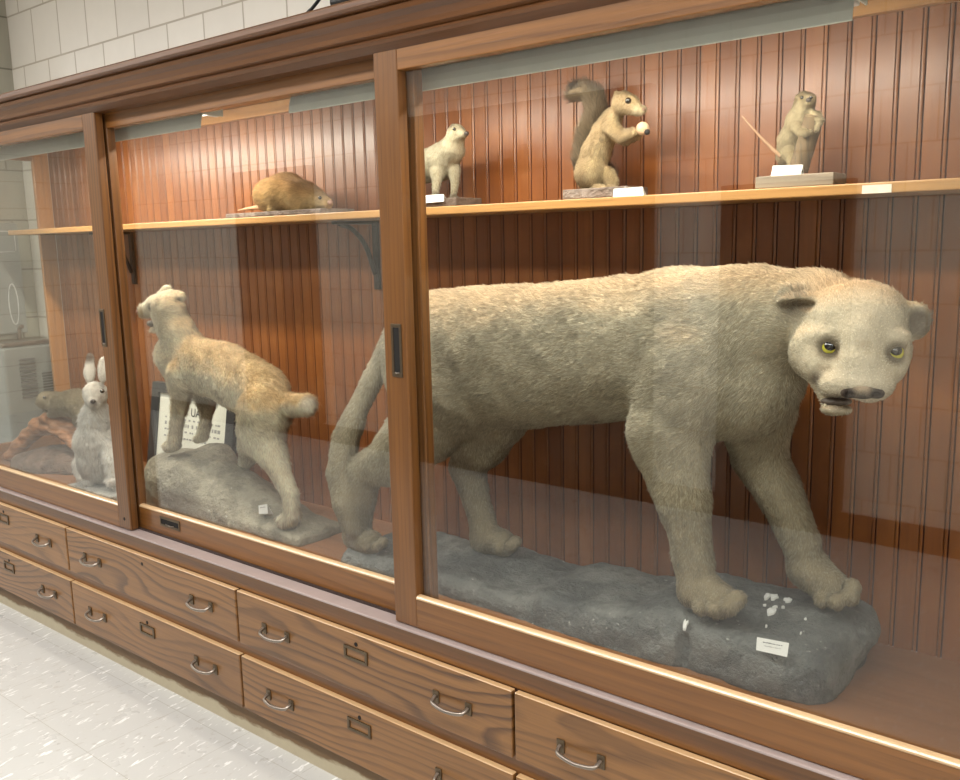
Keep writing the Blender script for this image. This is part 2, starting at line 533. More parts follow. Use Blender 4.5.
# iron shelf brackets
def bracket(x):
    bm = bmesh.new()
    box(bm, x - .012, x + .012, 2.104, 2.1165, 1.35, 1.573, .002)
    box(bm, x - .012, x + .012, 1.93, 2.104, 1.562, 1.573, .002)
    tube(bm, bezier([(x, 1.95, 1.565), (x, 2.01, 1.545), (x, 2.065, 1.49), (x, 2.1, 1.4)], 6), .008, 8)
    return obj('shelf_bracket', bm, BLACKIRON, case)
for x in (-3.62, -2.13, -.25):
    bracket(x)
# cornice
bm = bmesh.new()
prism_x(bm, [(1.6, 1.93), (1.536, 1.93), (1.516, 1.943), (1.512, 1.95), (1.516, 1.957), (1.504, 1.962), (1.502, 1.972), (1.494, 1.985), (1.482, 1.995), (1.478, 2.004), (1.482, 2.009), (1.468, 2.012), (1.463, 2.017), (1.463, 2.029), (1.467, 2.034), (2.138, 2.034), (2.138, 2.013), (1.6, 2.013)], X0 - .06, X1 + .06)
obj('cornice', bm, CORN, case)
obj('ledge', boxbm(X0 - .01, X1 + .01, 1.519, 1.62, .540, .5465, .0025), MAUVE, case)
# base carcase
bm = bmesh.new()
box(bm, X0, X1, 1.552, 2.13, .455, .5, .001)
box(bm, X0, X1, 1.5495, 1.56, .474, .532, .001)
box(bm, X0, X1, 1.549, 1.57, .255, .315, .001)
box(bm, X0, X1, 1.549, 1.57, .075, .095, .001)
obj('face_rail', bm, OAKX, case)
CARC = plain('dark_carcase', srgb(64, 36, 20), .6)
for k in range(5):
    bm = bmesh.new()
    xx = min(max(-4.2995 + 1.0463 * k, X0 + .02), X1 - .02)
    box(bm, xx - .02, xx + .02, 1.551, 1.572, .0, .5, .001)
    obj('divider', bm, CARC, case)
for xx in (X0, X1 - .02):
    obj('end_panel', boxbm(xx, xx + .02, 1.572, 2.13, 0, .5), OAKX, case)
obj('toe_board', boxbm(X0, X1, 1.549, 1.56, 0, .076), TOE, case)

# drawers (each a part, with its pulls, label holder and keyhole)
def pull_bm():
    bm = bmesh.new()
    for s in (-1, 1):
        box(bm, s * .052 - .010, s * .052 + .010, -.004, 0, -.016, .016, .0015, mi=1)
    tube(bm, bezier([(-.052, -.003, .002), (-.051, -.014, -.002), (-.042, -.024, -.007), (0, -.03, -.010), (.042, -.024, -.007), (.051, -.014, -.002), (.052, -.003, .002)], 5), [.0048] * 31, 8)
    return bm
def holder_bm():
    bm = bmesh.new()
    for a in ((-.045, .045, .011, .019), (-.045, .045, -.019, -.011), (-.045, -.036, -.011, .011), (.036, .045, -.011, .011)):
        box(bm, a[0], a[1], -.004, 0, a[2], a[3], .001)
    return bm
def key_bm():
    bm = bmesh.new()
    tube(bm, [(0, .0005, 0), (0, -.0012, 0)], .006, 14)
    return bm
EDGE = oak('oak_edge_highlight', 'x', srgb(222, 186, 140), srgb(186, 146, 102), 16, 1.0, .3, .5, .3)  # paler oak paints the lit highlight line into the drawer tops
p0 = h0 = k0 = None
for r, (z0, z1) in enumerate(((.305, .4745), (.088, .2645))):
    for c in range(4):
        a, b = -4.2995 + 1.0463 * c + .004, -4.2995 + 1.0463 * (c + 1) - .004
        xc, zc = (a + b) / 2, (z0 + z1) / 2
        hx, hz = (b - a) / 2, (z1 - z0) / 2
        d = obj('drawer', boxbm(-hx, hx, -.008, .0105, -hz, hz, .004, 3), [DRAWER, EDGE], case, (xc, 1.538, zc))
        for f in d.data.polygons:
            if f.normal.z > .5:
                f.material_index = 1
        for dx in (-.338, .338):
            pz = .388 if r == 0 else .178
            loc = (xc + dx, 1.530, pz)
            if p0 is None:
                p0 = obj('pull', pull_bm(), [BRIGHT, IRON], d, loc)
            else:
                clone(p0, d, loc)
        loc = (xc, 1.530, .416 if r == 0 else .206)
        if (r, c) != (0, 1):
            if h0 is None:
                h0 = obj('label_holder', holder_bm(), IRON, d, loc)
            else:
                clone(h0, d, loc)
        loc = (xc + .002, 1.530, .4455 if r == 0 else .2345)
        if k0 is None:
            k0 = obj('keyhole', key_bm(), DARKHOLE, d, loc)
        else:
            clone(k0, d, loc)

# sliding doors
def flush_pull(parent, c, w, h, y):
    bm = bmesh.new()
    x, z = c
    b = .009 if w < h else .008
    for q in ((x - w / 2, x + w / 2, z + h / 2 - b, z + h / 2), (x - w / 2, x + w / 2, z - h / 2, z - h / 2 + b), (x - w / 2, x - w / 2 + b * .8, z - h / 2 + b, z + h / 2 - b), (x + w / 2 - b * .8, x + w / 2, z - h / 2 + b, z + h / 2 - b)):
        box(bm, q[0], q[1], y - .0025, y + .001, q[2], q[3], .0008)
    box(bm, x - w / 2 + b * .8, x + w / 2 - b * .8, y - .0008, y + .0004, z - h / 2 + b, z + h / 2 - b, mi=1)
    tube(bm, [(x - w * .2, y - .002, z - h / 2 + b + .002), (x, y - .004, z - h / 2 + b), (x + w * .2, y - .002, z - h / 2 + b + .002)], .0018, 6, mi=2)
    return obj('flush_pull', bm, [IRON, DARKHOLE, BRIGHT], parent)

def door(xa, xb, y0, pulls, gap=0.0):
    y1 = y0 + .03
    bm = bmesh.new()
    zb, zt = .549, 1.942
    sw, br, tr = .075, .632, 1.885
    box(bm, xa, xa + sw, y0, y1, zb, zt, .003, mi=1)
    box(bm, xb - sw, xb, y0, y1, zb, zt, .003, mi=1)
    box(bm, xa + sw, xb - sw, y0 + .0005, y1, zb, br - .006, .001)
    box(bm, xa + sw, xb - sw, y0 + .0005, y1, tr, zt, .002)
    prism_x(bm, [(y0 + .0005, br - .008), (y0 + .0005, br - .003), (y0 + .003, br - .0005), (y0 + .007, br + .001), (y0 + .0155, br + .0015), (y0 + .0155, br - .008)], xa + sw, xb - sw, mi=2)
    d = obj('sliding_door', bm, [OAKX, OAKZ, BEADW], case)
    obj('glass_pane', boxbm(xa + sw - .005, xb - sw + .005, y0 + .0165, y0 + .0205, br - .008, tr + .005), GLASS, d)
    for p in pulls:
        flush_pull(d, (p[0], p[1]), p[2], p[3], y0)
    return d
door(-4.30, -2.79, 1.535, [(-2.85, 1.243, .032, .125)])
door(-2.868, -1.446, 1.575, [(-2.61, .598, .115, .034)])
door(-1.535, -.105, 1.535, [(-1.493, 1.246, .034, .128)])
# screw holes on the left door
bm = bmesh.new()
tube(bm, [(-2.826, 1.5355, .585), (-2.826, 1.534, .585)], .006, 10)
obj('screw_hole', bm, DARKHOLE, case)
# door tracks
bm = bmesh.new()
box(bm, X0 + .02, X1 - .02, 1.566, 1.574, .5465, .552)
box(bm, X0 + .02, X1 - .02, 1.606, 1.614, .5465, .556)
obj('door_track', bm, plain('dark_track', srgb(56, 44, 42), .5), case)
# glazed ends
for (xa, xb) in ((X0, X0 + .022), (X1 - .022, X1)):
    bm = bmesh.new()
    box(bm, xa, xb, 2.045, 2.119, .5, 2.0, .003, mi=1)
    box(bm, xa, xb, 1.54, 1.615, .5465, 2.0, .003, mi=1)
    box(bm, xa, xb, 1.615, 2.045, .5, .62, .002)
    box(bm, xa, xb, 1.615, 2.045, 1.915, 2.0, .002)
    e = obj('glazed_end', bm, [OAKY, oak('oak_corner_post', 'z', srgb(190, 134, 74), srgb(130, 78, 38), 30, .8)], case)
    xm = (xa + xb) / 2
    obj('glass_pane', boxbm(xm - .002, xm + .002, 1.61, 2.05, .612, 1.92), GLASS, e)

# fluorescent strip lights hung inside the top of the case
def strip_light(xa, xb, label, power):
    xc = (xa + xb) / 2
    t = thing('strip_light', label, 'light', (xc, 1.68, 2.0), 'fluorescent strip lights inside the case')
    bm = bmesh.new()
    prof = []
    for k in range(9):
        a = math.radians(178 - k * 11.5)
        prof.append((1.722 + .072 * math.cos(a), 1.862 + .085 * math.sin(a) - .008))
    outer = prof
    inner = [(y + .002, z - .002) for y, z in prof[::-1]]
    prism_x(bm, outer + inner, xa, xb)
    for xx in (xa + .0005, xb - .0035):
        box(bm, xx, xx + .003, 1.665, 1.735, 1.895, 1.95)
    obj('hood', bm, HOOD, t)
    obj('channel', boxbm(xa + .03, xb - .03, 1.7, 1.745, 1.952, 1.999, .003), HOOD, t)
    bm = bmesh.new()
    tube(bm, [(xa + .03, 1.715, 1.915), (xb - .03, 1.715, 1.915)], .013, 12)
    obj('tube', bm, emit('tube_glow', (1.0, .92, .79, 1), 3.0), t)
    la = bpy.data.lights.new('lamp', 'AREA')
    la.shape = 'RECTANGLE'; la.size = xb - xa - .06; la.size_y = .03
    la.energy = power * CASE_W; la.color = (1.0, .92, .79)
    lo = link('lamp', la, t, (xc, 1.718, 1.899))
    lo.rotation_euler = (math.radians(20), 0, 0)
    for xx in (xa + .012, xb - .03):
        obj('lamp_holder', boxbm(xx, xx + .018, 1.698, 1.732, 1.895, 1.953, .003), WHITEP, t)
strip_light(-3.87, -2.39, 'fluorescent strip light in the case above the hare and bobcat', 21)
strip_light(-1.98, -.503, 'fluorescent strip light in the case above the cougar', 14.5)

# cable and small adapter standing on top of the case
bm = bmesh.new()
tube(bm, bezier([(-2.40, 2.02, 2.036), (-2.345, 2.01, 2.14), (-2.297, 2.0, 2.212), (-2.255, 2.0, 2.236), (-2.214, 2.0, 2.262), (-2.19, 2.01, 2.30), (-2.16, 2.02, 2.305), (-2.14, 2.02, 2.284)], 6), .0055, 8)
tag(obj('cable', bm, BLACK), 'black cable looping up from the top of the oak case', 'cable')
t = thing('adapter_box', 'small black adapter on a white block on top of the oak case', 'adapter', (-2.12, 2.02, 2.034))
obj('adapter', boxbm(-2.168, -2.085, 1.985, 2.055, 2.218, 2.275, .012, 3), BLACK, t)
obj('block', boxbm(-2.178, -2.068, 1.98, 2.06, 2.034, 2.2175, .004), WHITEP, t)

# drinking fountain against the grey wall, seen through the glazed end
t = thing('drinking_fountain', 'grey steel drinking fountain with louvres beyond the glazed end of the case', 'drinking fountain', (-4.48, 2.0, 0))
obj('cabinet', boxbm(XL + .002, -4.4, 1.86, 2.13, .12, 1.05, .012, 3), STEEL, t)
obj('plinth', boxbm(XL + .002, -4.43, 1.88, 2.11, 0, .12, .004), STEEL, t)
for (a, b, z0, z1) in ((1.93, 2.005, .80, 1.0), (2.035, 2.11, .77, .92)):
    bm = bmesh.new()
    n = 11
    for k in range(n):
        z = z0 + (z1 - z0) * k / n
        box(bm, -4.4, -4.392, a, b, z, z + (z1 - z0) / n * .55)
    obj('louvre', bm, plain('dark_louvre', srgb(96, 98, 98), .5), t)
bm = bmesh.new()
box(bm, XL + .002, -4.4, 1.86, 2.13, 1.0505, 1.075, .01, 3)
obj('basin', bm, BRIGHT, t)
bm = bmesh.new()
tube(bm, bezier([(-4.52, 2.0, 1.075), (-4.51, 2.0, 1.13), (-4.48, 2.0, 1.14)], 5), .01, 8)
obj('spout', bm, BRIGHT, t)
obj('bottle_filler', boxbm(XL + .002, -4.575, 1.86, 2.07, 1.1, 1.64, .006), STEEL, t)
bm = bmesh.new()
pts = [(-4.573, 2.012 + .022 * math.cos(a) , 1.245 + .1 * math.sin(a)) for a in [2 * math.pi * k / 28 for k in range(29)]]
tube(bm, pts, .0022, 6, cap=False)
obj('outline_trim', bm, WHITEP, t)
bm = bmesh.new()
pts = [(-4.573, y, z) for y, z in ((1.95, 1.5), (2.04, 1.5), (2.05, 1.51), (2.05, 1.585), (2.04, 1.6), (1.95, 1.6))]
tube(bm, pts, .0022, 6)
obj('outline_trim', bm, WHITEP, t)

# ------------------------------------------------------------------ mounted animals: smooth-blended bodies meshed from a distance field
def _cone(P, a, b, ra, rb, ys=1.0):
    a = np.array(a); b = np.array(b)
    if ys != 1.0:
        P = P.copy(); yc = (a[1] + b[1]) / 2
        P[..., 1] = (P[..., 1] - yc) * ys + yc
        a = a.copy(); b = b.copy()
        a[1] = (a[1] - yc) * ys + yc; b[1] = (b[1] - yc) * ys + yc
    ab = b - a
    d = float(ab @ ab) + 1e-12
    t = np.clip(((P - a) @ ab) / d, 0, 1)
    q = P - a - t[..., None] * ab
    return np.sqrt((q * q).sum(-1)) - (ra + (rb - ra) * t)

def _ell(P, c, r, M=None):
    q = P - np.array(c)
    if M is not None:
        q = q @ np.array(M).T            # rows of M are the ellipsoid's axes
    r = np.array(r)
    k0 = np.sqrt(((q / r) ** 2).sum(-1))
    k1 = np.sqrt(((q / (r * r)) ** 2).sum(-1)) + 1e-9
    return k0 * (k0 - 1.0) / k1

class Body:
    def __init__(s, vox):
        s.vox = vox
        s.ops = []
    def cone(s, a, b, k=.02, ys=1.0):
        s.ops.append(('c', a, b, k, ys)); return s
    def chain(s, pts, k=.02, ys=1.0):
        for i, (a, b) in enumerate(zip(pts[:-1], pts[1:])):
            s.cone(a, b, k if i == 0 else max(k * .3, .004), ys)
        return s
    def ell(s, c, r, M=None, k=.02):
        s.ops.append(('e', tuple(c)[:3], r, k, M)); return s
    def box(s, c, half, rnd, k=.02):
        s.ops.append(('b', tuple(c), tuple(half), k, rnd)); return s
    def ball(s, p, k=.02):
        s.ops.append(('e', p[:3], (p[3],) * 3, k, None)); return s
    def cut(s, c, r, M=None, k=.01):
        s.ops.append(('x', tuple(c)[:3], r, k, M)); return s
    def mesh(s):
        lo = np.full(3, 1e9); hi = -lo
        bbs = []
        for o in s.ops:
            if o[0] == 'c':
                p = np.array([o[1][:3], o[2][:3]]); r = max(o[1][3], o[2][3]) / min(1, o[4])
                bb = (p.min(0) - r - o[3], p.max(0) + r + o[3])
            elif o[0] == 'b':
                c = np.array(o[1]); h = np.array(o[2]); bb = (c - h - o[3], c + h + o[3])
            else:
                r = max(o[2]); c = np.array(o[1]); bb = (c - r - o[3], c + r + o[3])
            bbs.append(bb)
            if o[0] != 'x':
                lo = np.minimum(lo, bb[0]); hi = np.maximum(hi, bb[1])
        v = s.vox
        lo -= 3 * v; hi += 3 * v
        n = np.ceil((hi - lo) / v).astype(int) + 1
        D = np.full(n, 1.0, np.float32)
        ax = [lo[i] + np.arange(n[i]) * v for i in range(3)]
        for o, bb in zip(s.ops, bbs):
            m = 2 * v + o[3]
            i0 = np.clip(((bb[0] - m - lo) / v).astype(int), 0, n - 1)
            i1 = np.clip(((bb[1] + m - lo) / v).astype(int) + 2, 1, n)
            sl = tuple(slice(a, b) for a, b in zip(i0, i1))
            P = np.stack(np.meshgrid(*[ax[i][sl[i]] for i in range(3)], indexing='ij'), -1)
            if o[0] == 'c':
                d = _cone(P, o[1][:3], o[2][:3], o[1][3], o[2][3], o[4])
            elif o[0] == 'b':
                q = np.abs(P - np.array(o[1])) - np.array(o[2]) + o[4]
                d = np.sqrt((np.maximum(q, 0) ** 2).sum(-1)) + np.minimum(q.max(-1), 0) - o[4]
            else:
                d = _ell(P, o[1], o[2], o[4])
            k = o[3]
            A = D[sl]
            if o[0] == 'x':
                h = np.clip(.5 - .5 * (A + d) / k, 0, 1)
                D[sl] = A + (-d - A) * h + k * h * (1 - h)
            else:
                h = np.clip(.5 + .5 * (A - d) / k, 0, 1)
                D[sl] = A + (d - A) * h - k * h * (1 - h)
        return surface_net(D, lo, v)

def surface_net(D, lo, v):
    n = np.array(D.shape)
    neg = D < 0
    c = np.zeros(n - 1, np.int8)
    for dx in (0, 1):
        for dy in (0, 1):
            for dz in (0, 1):
                c += neg[dx:n[0] - 1 + dx, dy:n[1] - 1 + dy, dz:n[2] - 1 + dz]
    act = (c > 0) & (c < 8)
    idx = -np.ones(act.shape, np.int64)
    cells = np.argwhere(act)
    idx[act] = np.arange(len(cells))
    acc = np.zeros((len(cells), 3)); cnt = np.zeros(len(cells))
    corners = [(a, b, e) for a in (0, 1) for b in (0, 1) for e in (0, 1)]
    for i, ca in enumerate(corners):
        for cb in corners[i + 1:]:
            if sum(abs(p - q) for p, q in zip(ca, cb)) != 1:
                continue
            da = D[cells[:, 0] + ca[0], cells[:, 1] + ca[1], cells[:, 2] + ca[2]]
            db = D[cells[:, 0] + cb[0], cells[:, 1] + cb[1], cells[:, 2] + cb[2]]
            m = (da < 0) != (db < 0)
            t = np.where(m, da / np.where(m, da - db, 1), 0)
            pt = np.array(ca) + t[:, None] * (np.array(cb) - np.array(ca))
            acc += np.where(m[:, None], pt, 0); cnt += m
    V = lo + (cells + acc / cnt[:, None]) * v
    F = []
    for a in range(3):
        b, e = (a + 1) % 3, (a + 2) % 3
        s0 = [slice(1, -1)] * 3; s1 = [slice(1, -1)] * 3
        s0[a] = slice(0, -1); s1[a] = slice(1, None)
        n0, n1 = neg[tuple(s0)], neg[tuple(s1)]
        for flip in (False, True):
            w = np.argwhere((n0 & ~n1) if not flip else (~n0 & n1))
            if not len(w):
                continue
            off = np.ones(3, int); off[a] = 0
            w = w + off
            q = []
            for (i, j) in ((0, 0), (1, 0), (1, 1), (0, 1)):
                u = w.copy(); u[:, b] -= 1 - i; u[:, e] -= 1 - j
                q.append(idx[u[:, 0], u[:, 1], u[:, 2]])
            q = np.stack(q, 1)
            F.append(q[:, ::-1] if flip else q)
    F = np.concatenate(F)
    F = F[(F >= 0).all(1)]
    return V, F

def vnoise(P, scale, seed=0):
    """smooth value noise in numpy, -1..1"""
    P = np.asarray(P) * scale + seed * 17.31
    i = np.floor(P).astype(np.int64); f = P - i
    f = f * f * (3 - 2 * f)
    def h(a):
        x = (a[:, 0] * 73856093) ^ (a[:, 1] * 19349663) ^ (a[:, 2] * 83492791) ^ (seed * 2654435)
        x = (x ^ (x >> 13)) * 1274126177
        x = x ^ (x >> 16)
        return (x & 0xffff) / 32767.5 - 1
    r = 0
    for dx in (0, 1):
        for dy in (0, 1):
            for dz in (0, 1):
                w = (f[:, 0] if dx else 1 - f[:, 0]) * (f[:, 1] if dy else 1 - f[:, 1]) * (f[:, 2] if dz else 1 - f[:, 2])
                r = r + w * h(i + np.array([dx, dy, dz]))
    return r

def vnormals(V, F):
    n = np.cross(V[F[:, 2]] - V[F[:, 0]], V[F[:, 3]] - V[F[:, 1]])
    N = np.zeros_like(V)
    for k in range(4):
        np.add.at(N, F[:, k], n)
    return N / (np.linalg.norm(N, axis=1)[:, None] + 1e-12)

def relax(V, F, it=2, lam=.5):
    for _ in range(it):
        A = np.zeros_like(V); c = np.zeros(len(V))
        for i, j in ((0, 1), (1, 2), (2, 3), (3, 0)):
            np.add.at(A, F[:, i], V[F[:, j]]); np.add.at(A, F[:, j], V[F[:, i]])
            np.add.at(c, F[:, i], 1); np.add.at(c, F[:, j], 1)
        V = V + lam * (A / np.maximum(c, 1)[:, None] - V)
    return V

def body_mat(name, bump=.5, scale=120):
    g = NT(name)
    at = g.n('ShaderNodeAttribute', attribute_name='coat')
    v = g.obco(False)
    n = g.noise(v, scale, 3, .6)
    n2 = g.noise(v, 26, 3, .6)
    c = g.mix(g.math('MULTIPLY', n2, .3), at.outputs['Color'], g.mix(1.0, at.outputs['Color'], (.55, .52, .48, 1), 'MULTIPLY'))
    c = g.mix(1.0, c, (.8, .77, .73, 1), 'MULTIPLY')
    p = g.principled(c, .85, spec=.12, normal=g.bump(g.math('ADD', g.math('MULTIPLY', n, .6), n2), bump, .008))
    return g.m
SKIN = body_mat('mounted_hide')

def hair_mat():
    g = NT('fur_strands')
    at = g.n('ShaderNodeAttribute', attribute_name='coat')
    nm = g.n('ShaderNodeAttribute', attribute_name='lie')
    d = g.n('ShaderNodeBsdfDiffuse')
    g.l(at.outputs['Color'], d.inputs[0])
    g.l(nm.outputs['Vector'], d.inputs['Normal'])
    h = g.n('ShaderNodeBsdfHair', component='Reflection')
    g.l(g.mix(.4, at.outputs['Color'], (1, 1, 1, 1)), h.inputs['Color'])
    h.inputs['RoughnessU'].default_value = .35
    h.inputs['RoughnessV'].default_value = .6
    mx = g.n('ShaderNodeMixShader')
    mx.inputs[0].default_value = .08
    g.l(d.outputs[0], mx.inputs[1]); g.l(h.outputs[0], mx.inputs[2])
    g.l(mx.outputs[0], g.out.inputs[0])
    return g.m
HAIR = hair_mat()

def animal_mesh(name, V, F, col, parent=None, mat=None):
    me = bpy.data.meshes.new(name)
    me.vertices.add(len(V)); me.vertices.foreach_set('co', V.astype(np.float32).ravel())
    me.loops.add(F.size); me.loops.foreach_set('vertex_index', F.astype(np.int32).ravel())
    me.polygons.add(len(F)); me.polygons.foreach_set('loop_start', np.arange(0, F.size, 4, dtype=np.int32))
    me.update(calc_edges=True); me.validate()
    me.polygons.foreach_set('use_smooth', np.ones(len(me.polygons), bool))
    a = me.attributes.new('coat', 'FLOAT_COLOR', 'POINT')
    a.data.foreach_set('color', np.concatenate([col, np.ones((len(V), 1))], 1).astype(np.float32).ravel())
    me.materials.append(mat or SKIN)
    o = link(name, me, parent)
    WL[o.name] = Vector((0, 0, 0))
    return o

def fur(parent, V, F, col, N, n, length, flow, lift=.35, rad=.00035, seed=1, jit=.25, clump=.35, cvar=.16, name='fur', skip=None, cell=.011):
    """short combed coat: strands rooted over the body surface, laid along `flow`"""
    rng = np.random.default_rng(seed)
    T = np.concatenate([F[:, [0, 1, 2]], F[:, [0, 2, 3]]])
    ar = np.linalg.norm(np.cross(V[T[:, 1]] - V[T[:, 0]], V[T[:, 2]] - V[T[:, 0]]), axis=1)
    t = rng.choice(len(T), n, p=ar / ar.sum())
    a, b = rng.random(n), rng.random(n)
    fl = a + b > 1
    a[fl], b[fl] = 1 - a[fl], 1 - b[fl]
    w = np.stack([1 - a - b, a, b], 1)
    def ip(A):
        return (A[T[t]] * w[:, :, None]).sum(1)
    p, nn, c = ip(V), ip(N), ip(col)
    nn /= np.linalg.norm(nn, axis=1)[:, None]
    L = length(p, nn) if callable(length) else np.full(n, length)
    if skip is not None:
        keep = ~skip(p)
        p, nn, c, L = p[keep], nn[keep], c[keep], L[keep]
        n = len(p)
    L = L * rng.uniform(.6, 1.15, n)
    f = flow(p, nn)
    f = f - nn * (f * nn).sum(1)[:, None]
    f /= np.linalg.norm(f, axis=1)[:, None] + 1e-9
    wob = np.stack([vnoise(p, 55, seed + k) for k in range(3)], 1) * clump + np.stack([vnoise(p, 18, seed + 5 + k) for k in range(3)], 1) * clump
    d0 = nn * (lift + .35) + f * .6 + wob * .35 + rng.normal(0, jit, (n, 3))
    d0 /= np.linalg.norm(d0, axis=1)[:, None]
    d1 = nn * (lift * .3) + f + wob * .7 + rng.normal(0, jit * .6, (n, 3))
    d1 /= np.linalg.norm(d1, axis=1)[:, None]
    # tufts: strands of one small cell lean together and share a tone
    s0 = cell
    wp = p + np.stack([vnoise(p, .35 / s0, seed + 20 + k) for k in range(3)], 1) * s0 * .6
    stretch = f * ((wp * f).sum(1) * .45)[:, None]
    ci = np.floor((wp - stretch) / s0).astype(np.int64)
    key = (ci[:, 0] * 73856093) ^ (ci[:, 1] * 19349663) ^ (ci[:, 2] * 83492791)
    _, inv = np.unique(key, return_inverse=True)
    m = inv.max() + 1
    cnt = np.bincount(inv, minlength=m).astype(float)
    mean = np.stack([np.bincount(inv, p[:, k], m) / cnt for k in range(3)], 1)
    dirm = np.stack([np.bincount(inv, d1[:, k], m) / cnt for k in range(3)], 1) + rng.normal(0, .22, (m, 3))
    nm_ = np.stack([np.bincount(inv, nn[:, k], m) / cnt for k in range(3)], 1)
    lift_m = rng.uniform(.1, .55, m) * (lift / .3)
    tone = rng.normal(0, 1, m)
    target = mean[inv] + dirm[inv] * (L * .85)[:, None] + nm_[inv] * (L * lift_m[inv])[:, None]
    pts = np.empty((n, 4, 3), np.float32)
    root = p - nn * .001
    pts[:, 0] = root
    pts[:, 1] = root + d0 * (L * .36)[:, None]
    pts[:, 2] = pts[:, 1] + (d0 * .45 + d1 * .55) * (L * .34)[:, None]
    pts[:, 3] = pts[:, 2] + d1 * (L * .34)[:, None]
    off = target - root
    far = np.linalg.norm(off, axis=1) > 1.35 * L + .3 * s0
    target[far] = pts[far, 3]
    pts[:, 2] += (target * .7 + root * .3 - pts[:, 2]) * .3
    pts[:, 3] += (target - pts[:, 3]) * .6
    cv = bpy.data.hair_curves.new(name)
    cv.add_curves([4] * n)
    cv.attributes['position'].data.foreach_set('vector', pts.ravel())
    r = cv.attributes.get('radius') or cv.attributes.new('radius', 'FLOAT', 'POINT')
    rr = np.tile(np.array([1.0, .95, .7, .15], np.float32) * rad, n)
    r.data.foreach_set('value', rr)
    k = 1 + rng.normal(0, cvar, n) + vnoise(p, 42, seed + 9) * cvar * .9 + vnoise(p, 15, seed + 11) * cvar * .8
    k = k + tone[inv] * cvar * .8
    cc = np.clip(c * np.clip(k, .35, 1.6)[:, None], .004, .95)
    at = cv.attributes.new('coat', 'FLOAT_COLOR', 'CURVE')
    at.data.foreach_set('color', np.concatenate([cc, np.ones((n, 1))], 1).astype(np.float32).ravel())
    ln = nn + rng.normal(0, .12, (n, 3)) + wob * .4 + (dirm[inv] - d1) * .9 + nm_[inv] * .2
    ln /= np.linalg.norm(ln, axis=1)[:, None]
    at = cv.attributes.new('lie', 'FLOAT_VECTOR', 'CURVE')
    at.data.foreach_set('vector', ln.astype(np.float32).ravel())
    cv.materials.append(HAIR)
    o = link(name, cv, parent)
    return o

def lin(r, g, b):
    return np.array(srgb(r, g, b)[:3])

def shade(base, P, *layers):
    """layers: (weight array, colour)"""
    c = np.tile(np.array(base), (len(P), 1))
    for w, k in layers:
        w = np.clip(w, 0, 1)[:, None]
        c = c * (1 - w) + np.array(k) * w
    return c

from mathutils.bvhtree import BVHTree
def settle(V, surf, depth=.05, gap=.0012):
    """flatten paws onto the surface they stand on"""
    me = surf.data
    t = BVHTree.FromPolygons([v.co.copy() for v in me.vertices], [tuple(p.vertices) for p in me.polygons])
    zmax = max(v.co.z for v in me.vertices)
    for i in np.where(V[:, 2] < zmax + .01)[0]:
        hit = t.ray_cast(Vector((V[i, 0], V[i, 1], 3.0)), Vector((0, 0, -1)))
        if hit[0] is not None and V[i, 2] < hit[0].z + gap:
            V[i, 2] = hit[0].z + gap
    return V

def near(P, c, r0, r1):
    d = np.linalg.norm(P - np.array(c)[:3], axis=1)
    return np.clip((r1 - d) / (r1 - r0), 0, 1)

def eye(parent, c, r, look, iris, pup=.62, M=None):
    look = Vector(look).normalized()
    bm = bmesh.new()
    ball(bm, c, r, 20, 14)
    e = obj('eye', bm, plain('glass_eye', iris, .06, spec=.8, coat=.6), parent)
    bm = bmesh.new()
    q = look.to_track_quat('Z', 'Y').to_matrix()
    ball(bm, Vector(c) + look * r * (.62 if pup < .9 else .3), (r * pup, r * pup, r * .45), 16, 10, M=q)
    obj('pupil', bm, plain('black_pupil', srgb(8, 8, 8), .05, coat=.8), e)
    return e

def card(name, label, corners, nlines=2, thick=.0006, fold=0.0, group=None):
    """folded white caption card: corners tl, tr, br, bl as seen from the front"""
    tl, tr, br, bl = [Vector(c) for c in corners]
    ux, uy = (tr - tl), (tl - bl)
    nrm = ux.cross(uy).normalized()
    if nrm.y > 0:
        nrm = -nrm
    bm = bmesh.new()
    f = [bm.verts.new(v) for v in (tl, tr, br, bl)]
    g = [bm.verts.new(v - nrm * thick) for v in (tl, tr, br, bl)]
    bm.faces.new(f); bm.faces.new(g[::-1])
    for i in range(4):
        j = (i + 1) % 4
        bm.faces.new((f[j], f[i], g[i], g[j]))
    if fold:
        back = [bm.verts.new(v) for v in (tl - nrm * thick, tr - nrm * thick, br - nrm * fold, bl - nrm * fold)]
        bk2 = [bm.verts.new(v) for v in (tl - nrm * thick * 2, tr - nrm * thick * 2, br - nrm * (fold + thick), bl - nrm * (fold + thick))]
        bm.faces.new(back); bm.faces.new(bk2[::-1])
        for i in range(4):
            j = (i + 1) % 4
            bm.faces.new((back[j], back[i], bk2[i], bk2[j]))
    o = obj(name, bm, PAPER)
    tag(o, label, 'label card', group)
    bm = bmesh.new()
    rng = random.Random(len(label))
    for r in range(nlines):
        v = .66 - .24 * r
        x = .2 + .06 * r
        hgt = .10 if r == 0 else .065
        end = .8 - .05 * r
        while x < end:
            wd = rng.uniform(.014, .03) if r else rng.uniform(.018, .036)
            hh = hgt * rng.choice((.6, .65, .7, 1.0))
            a = bl + ux * x + uy * v + nrm * .0004
            q = [a, a + ux * wd, a + ux * wd + uy * hh, a + uy * hh]
            bm.faces.new([bm.verts.new(p) for p in q])
            x += wd + (.012 if rng.random() > .18 else .035)
    ob = obj('lettering', bm, INK, o)
    return o

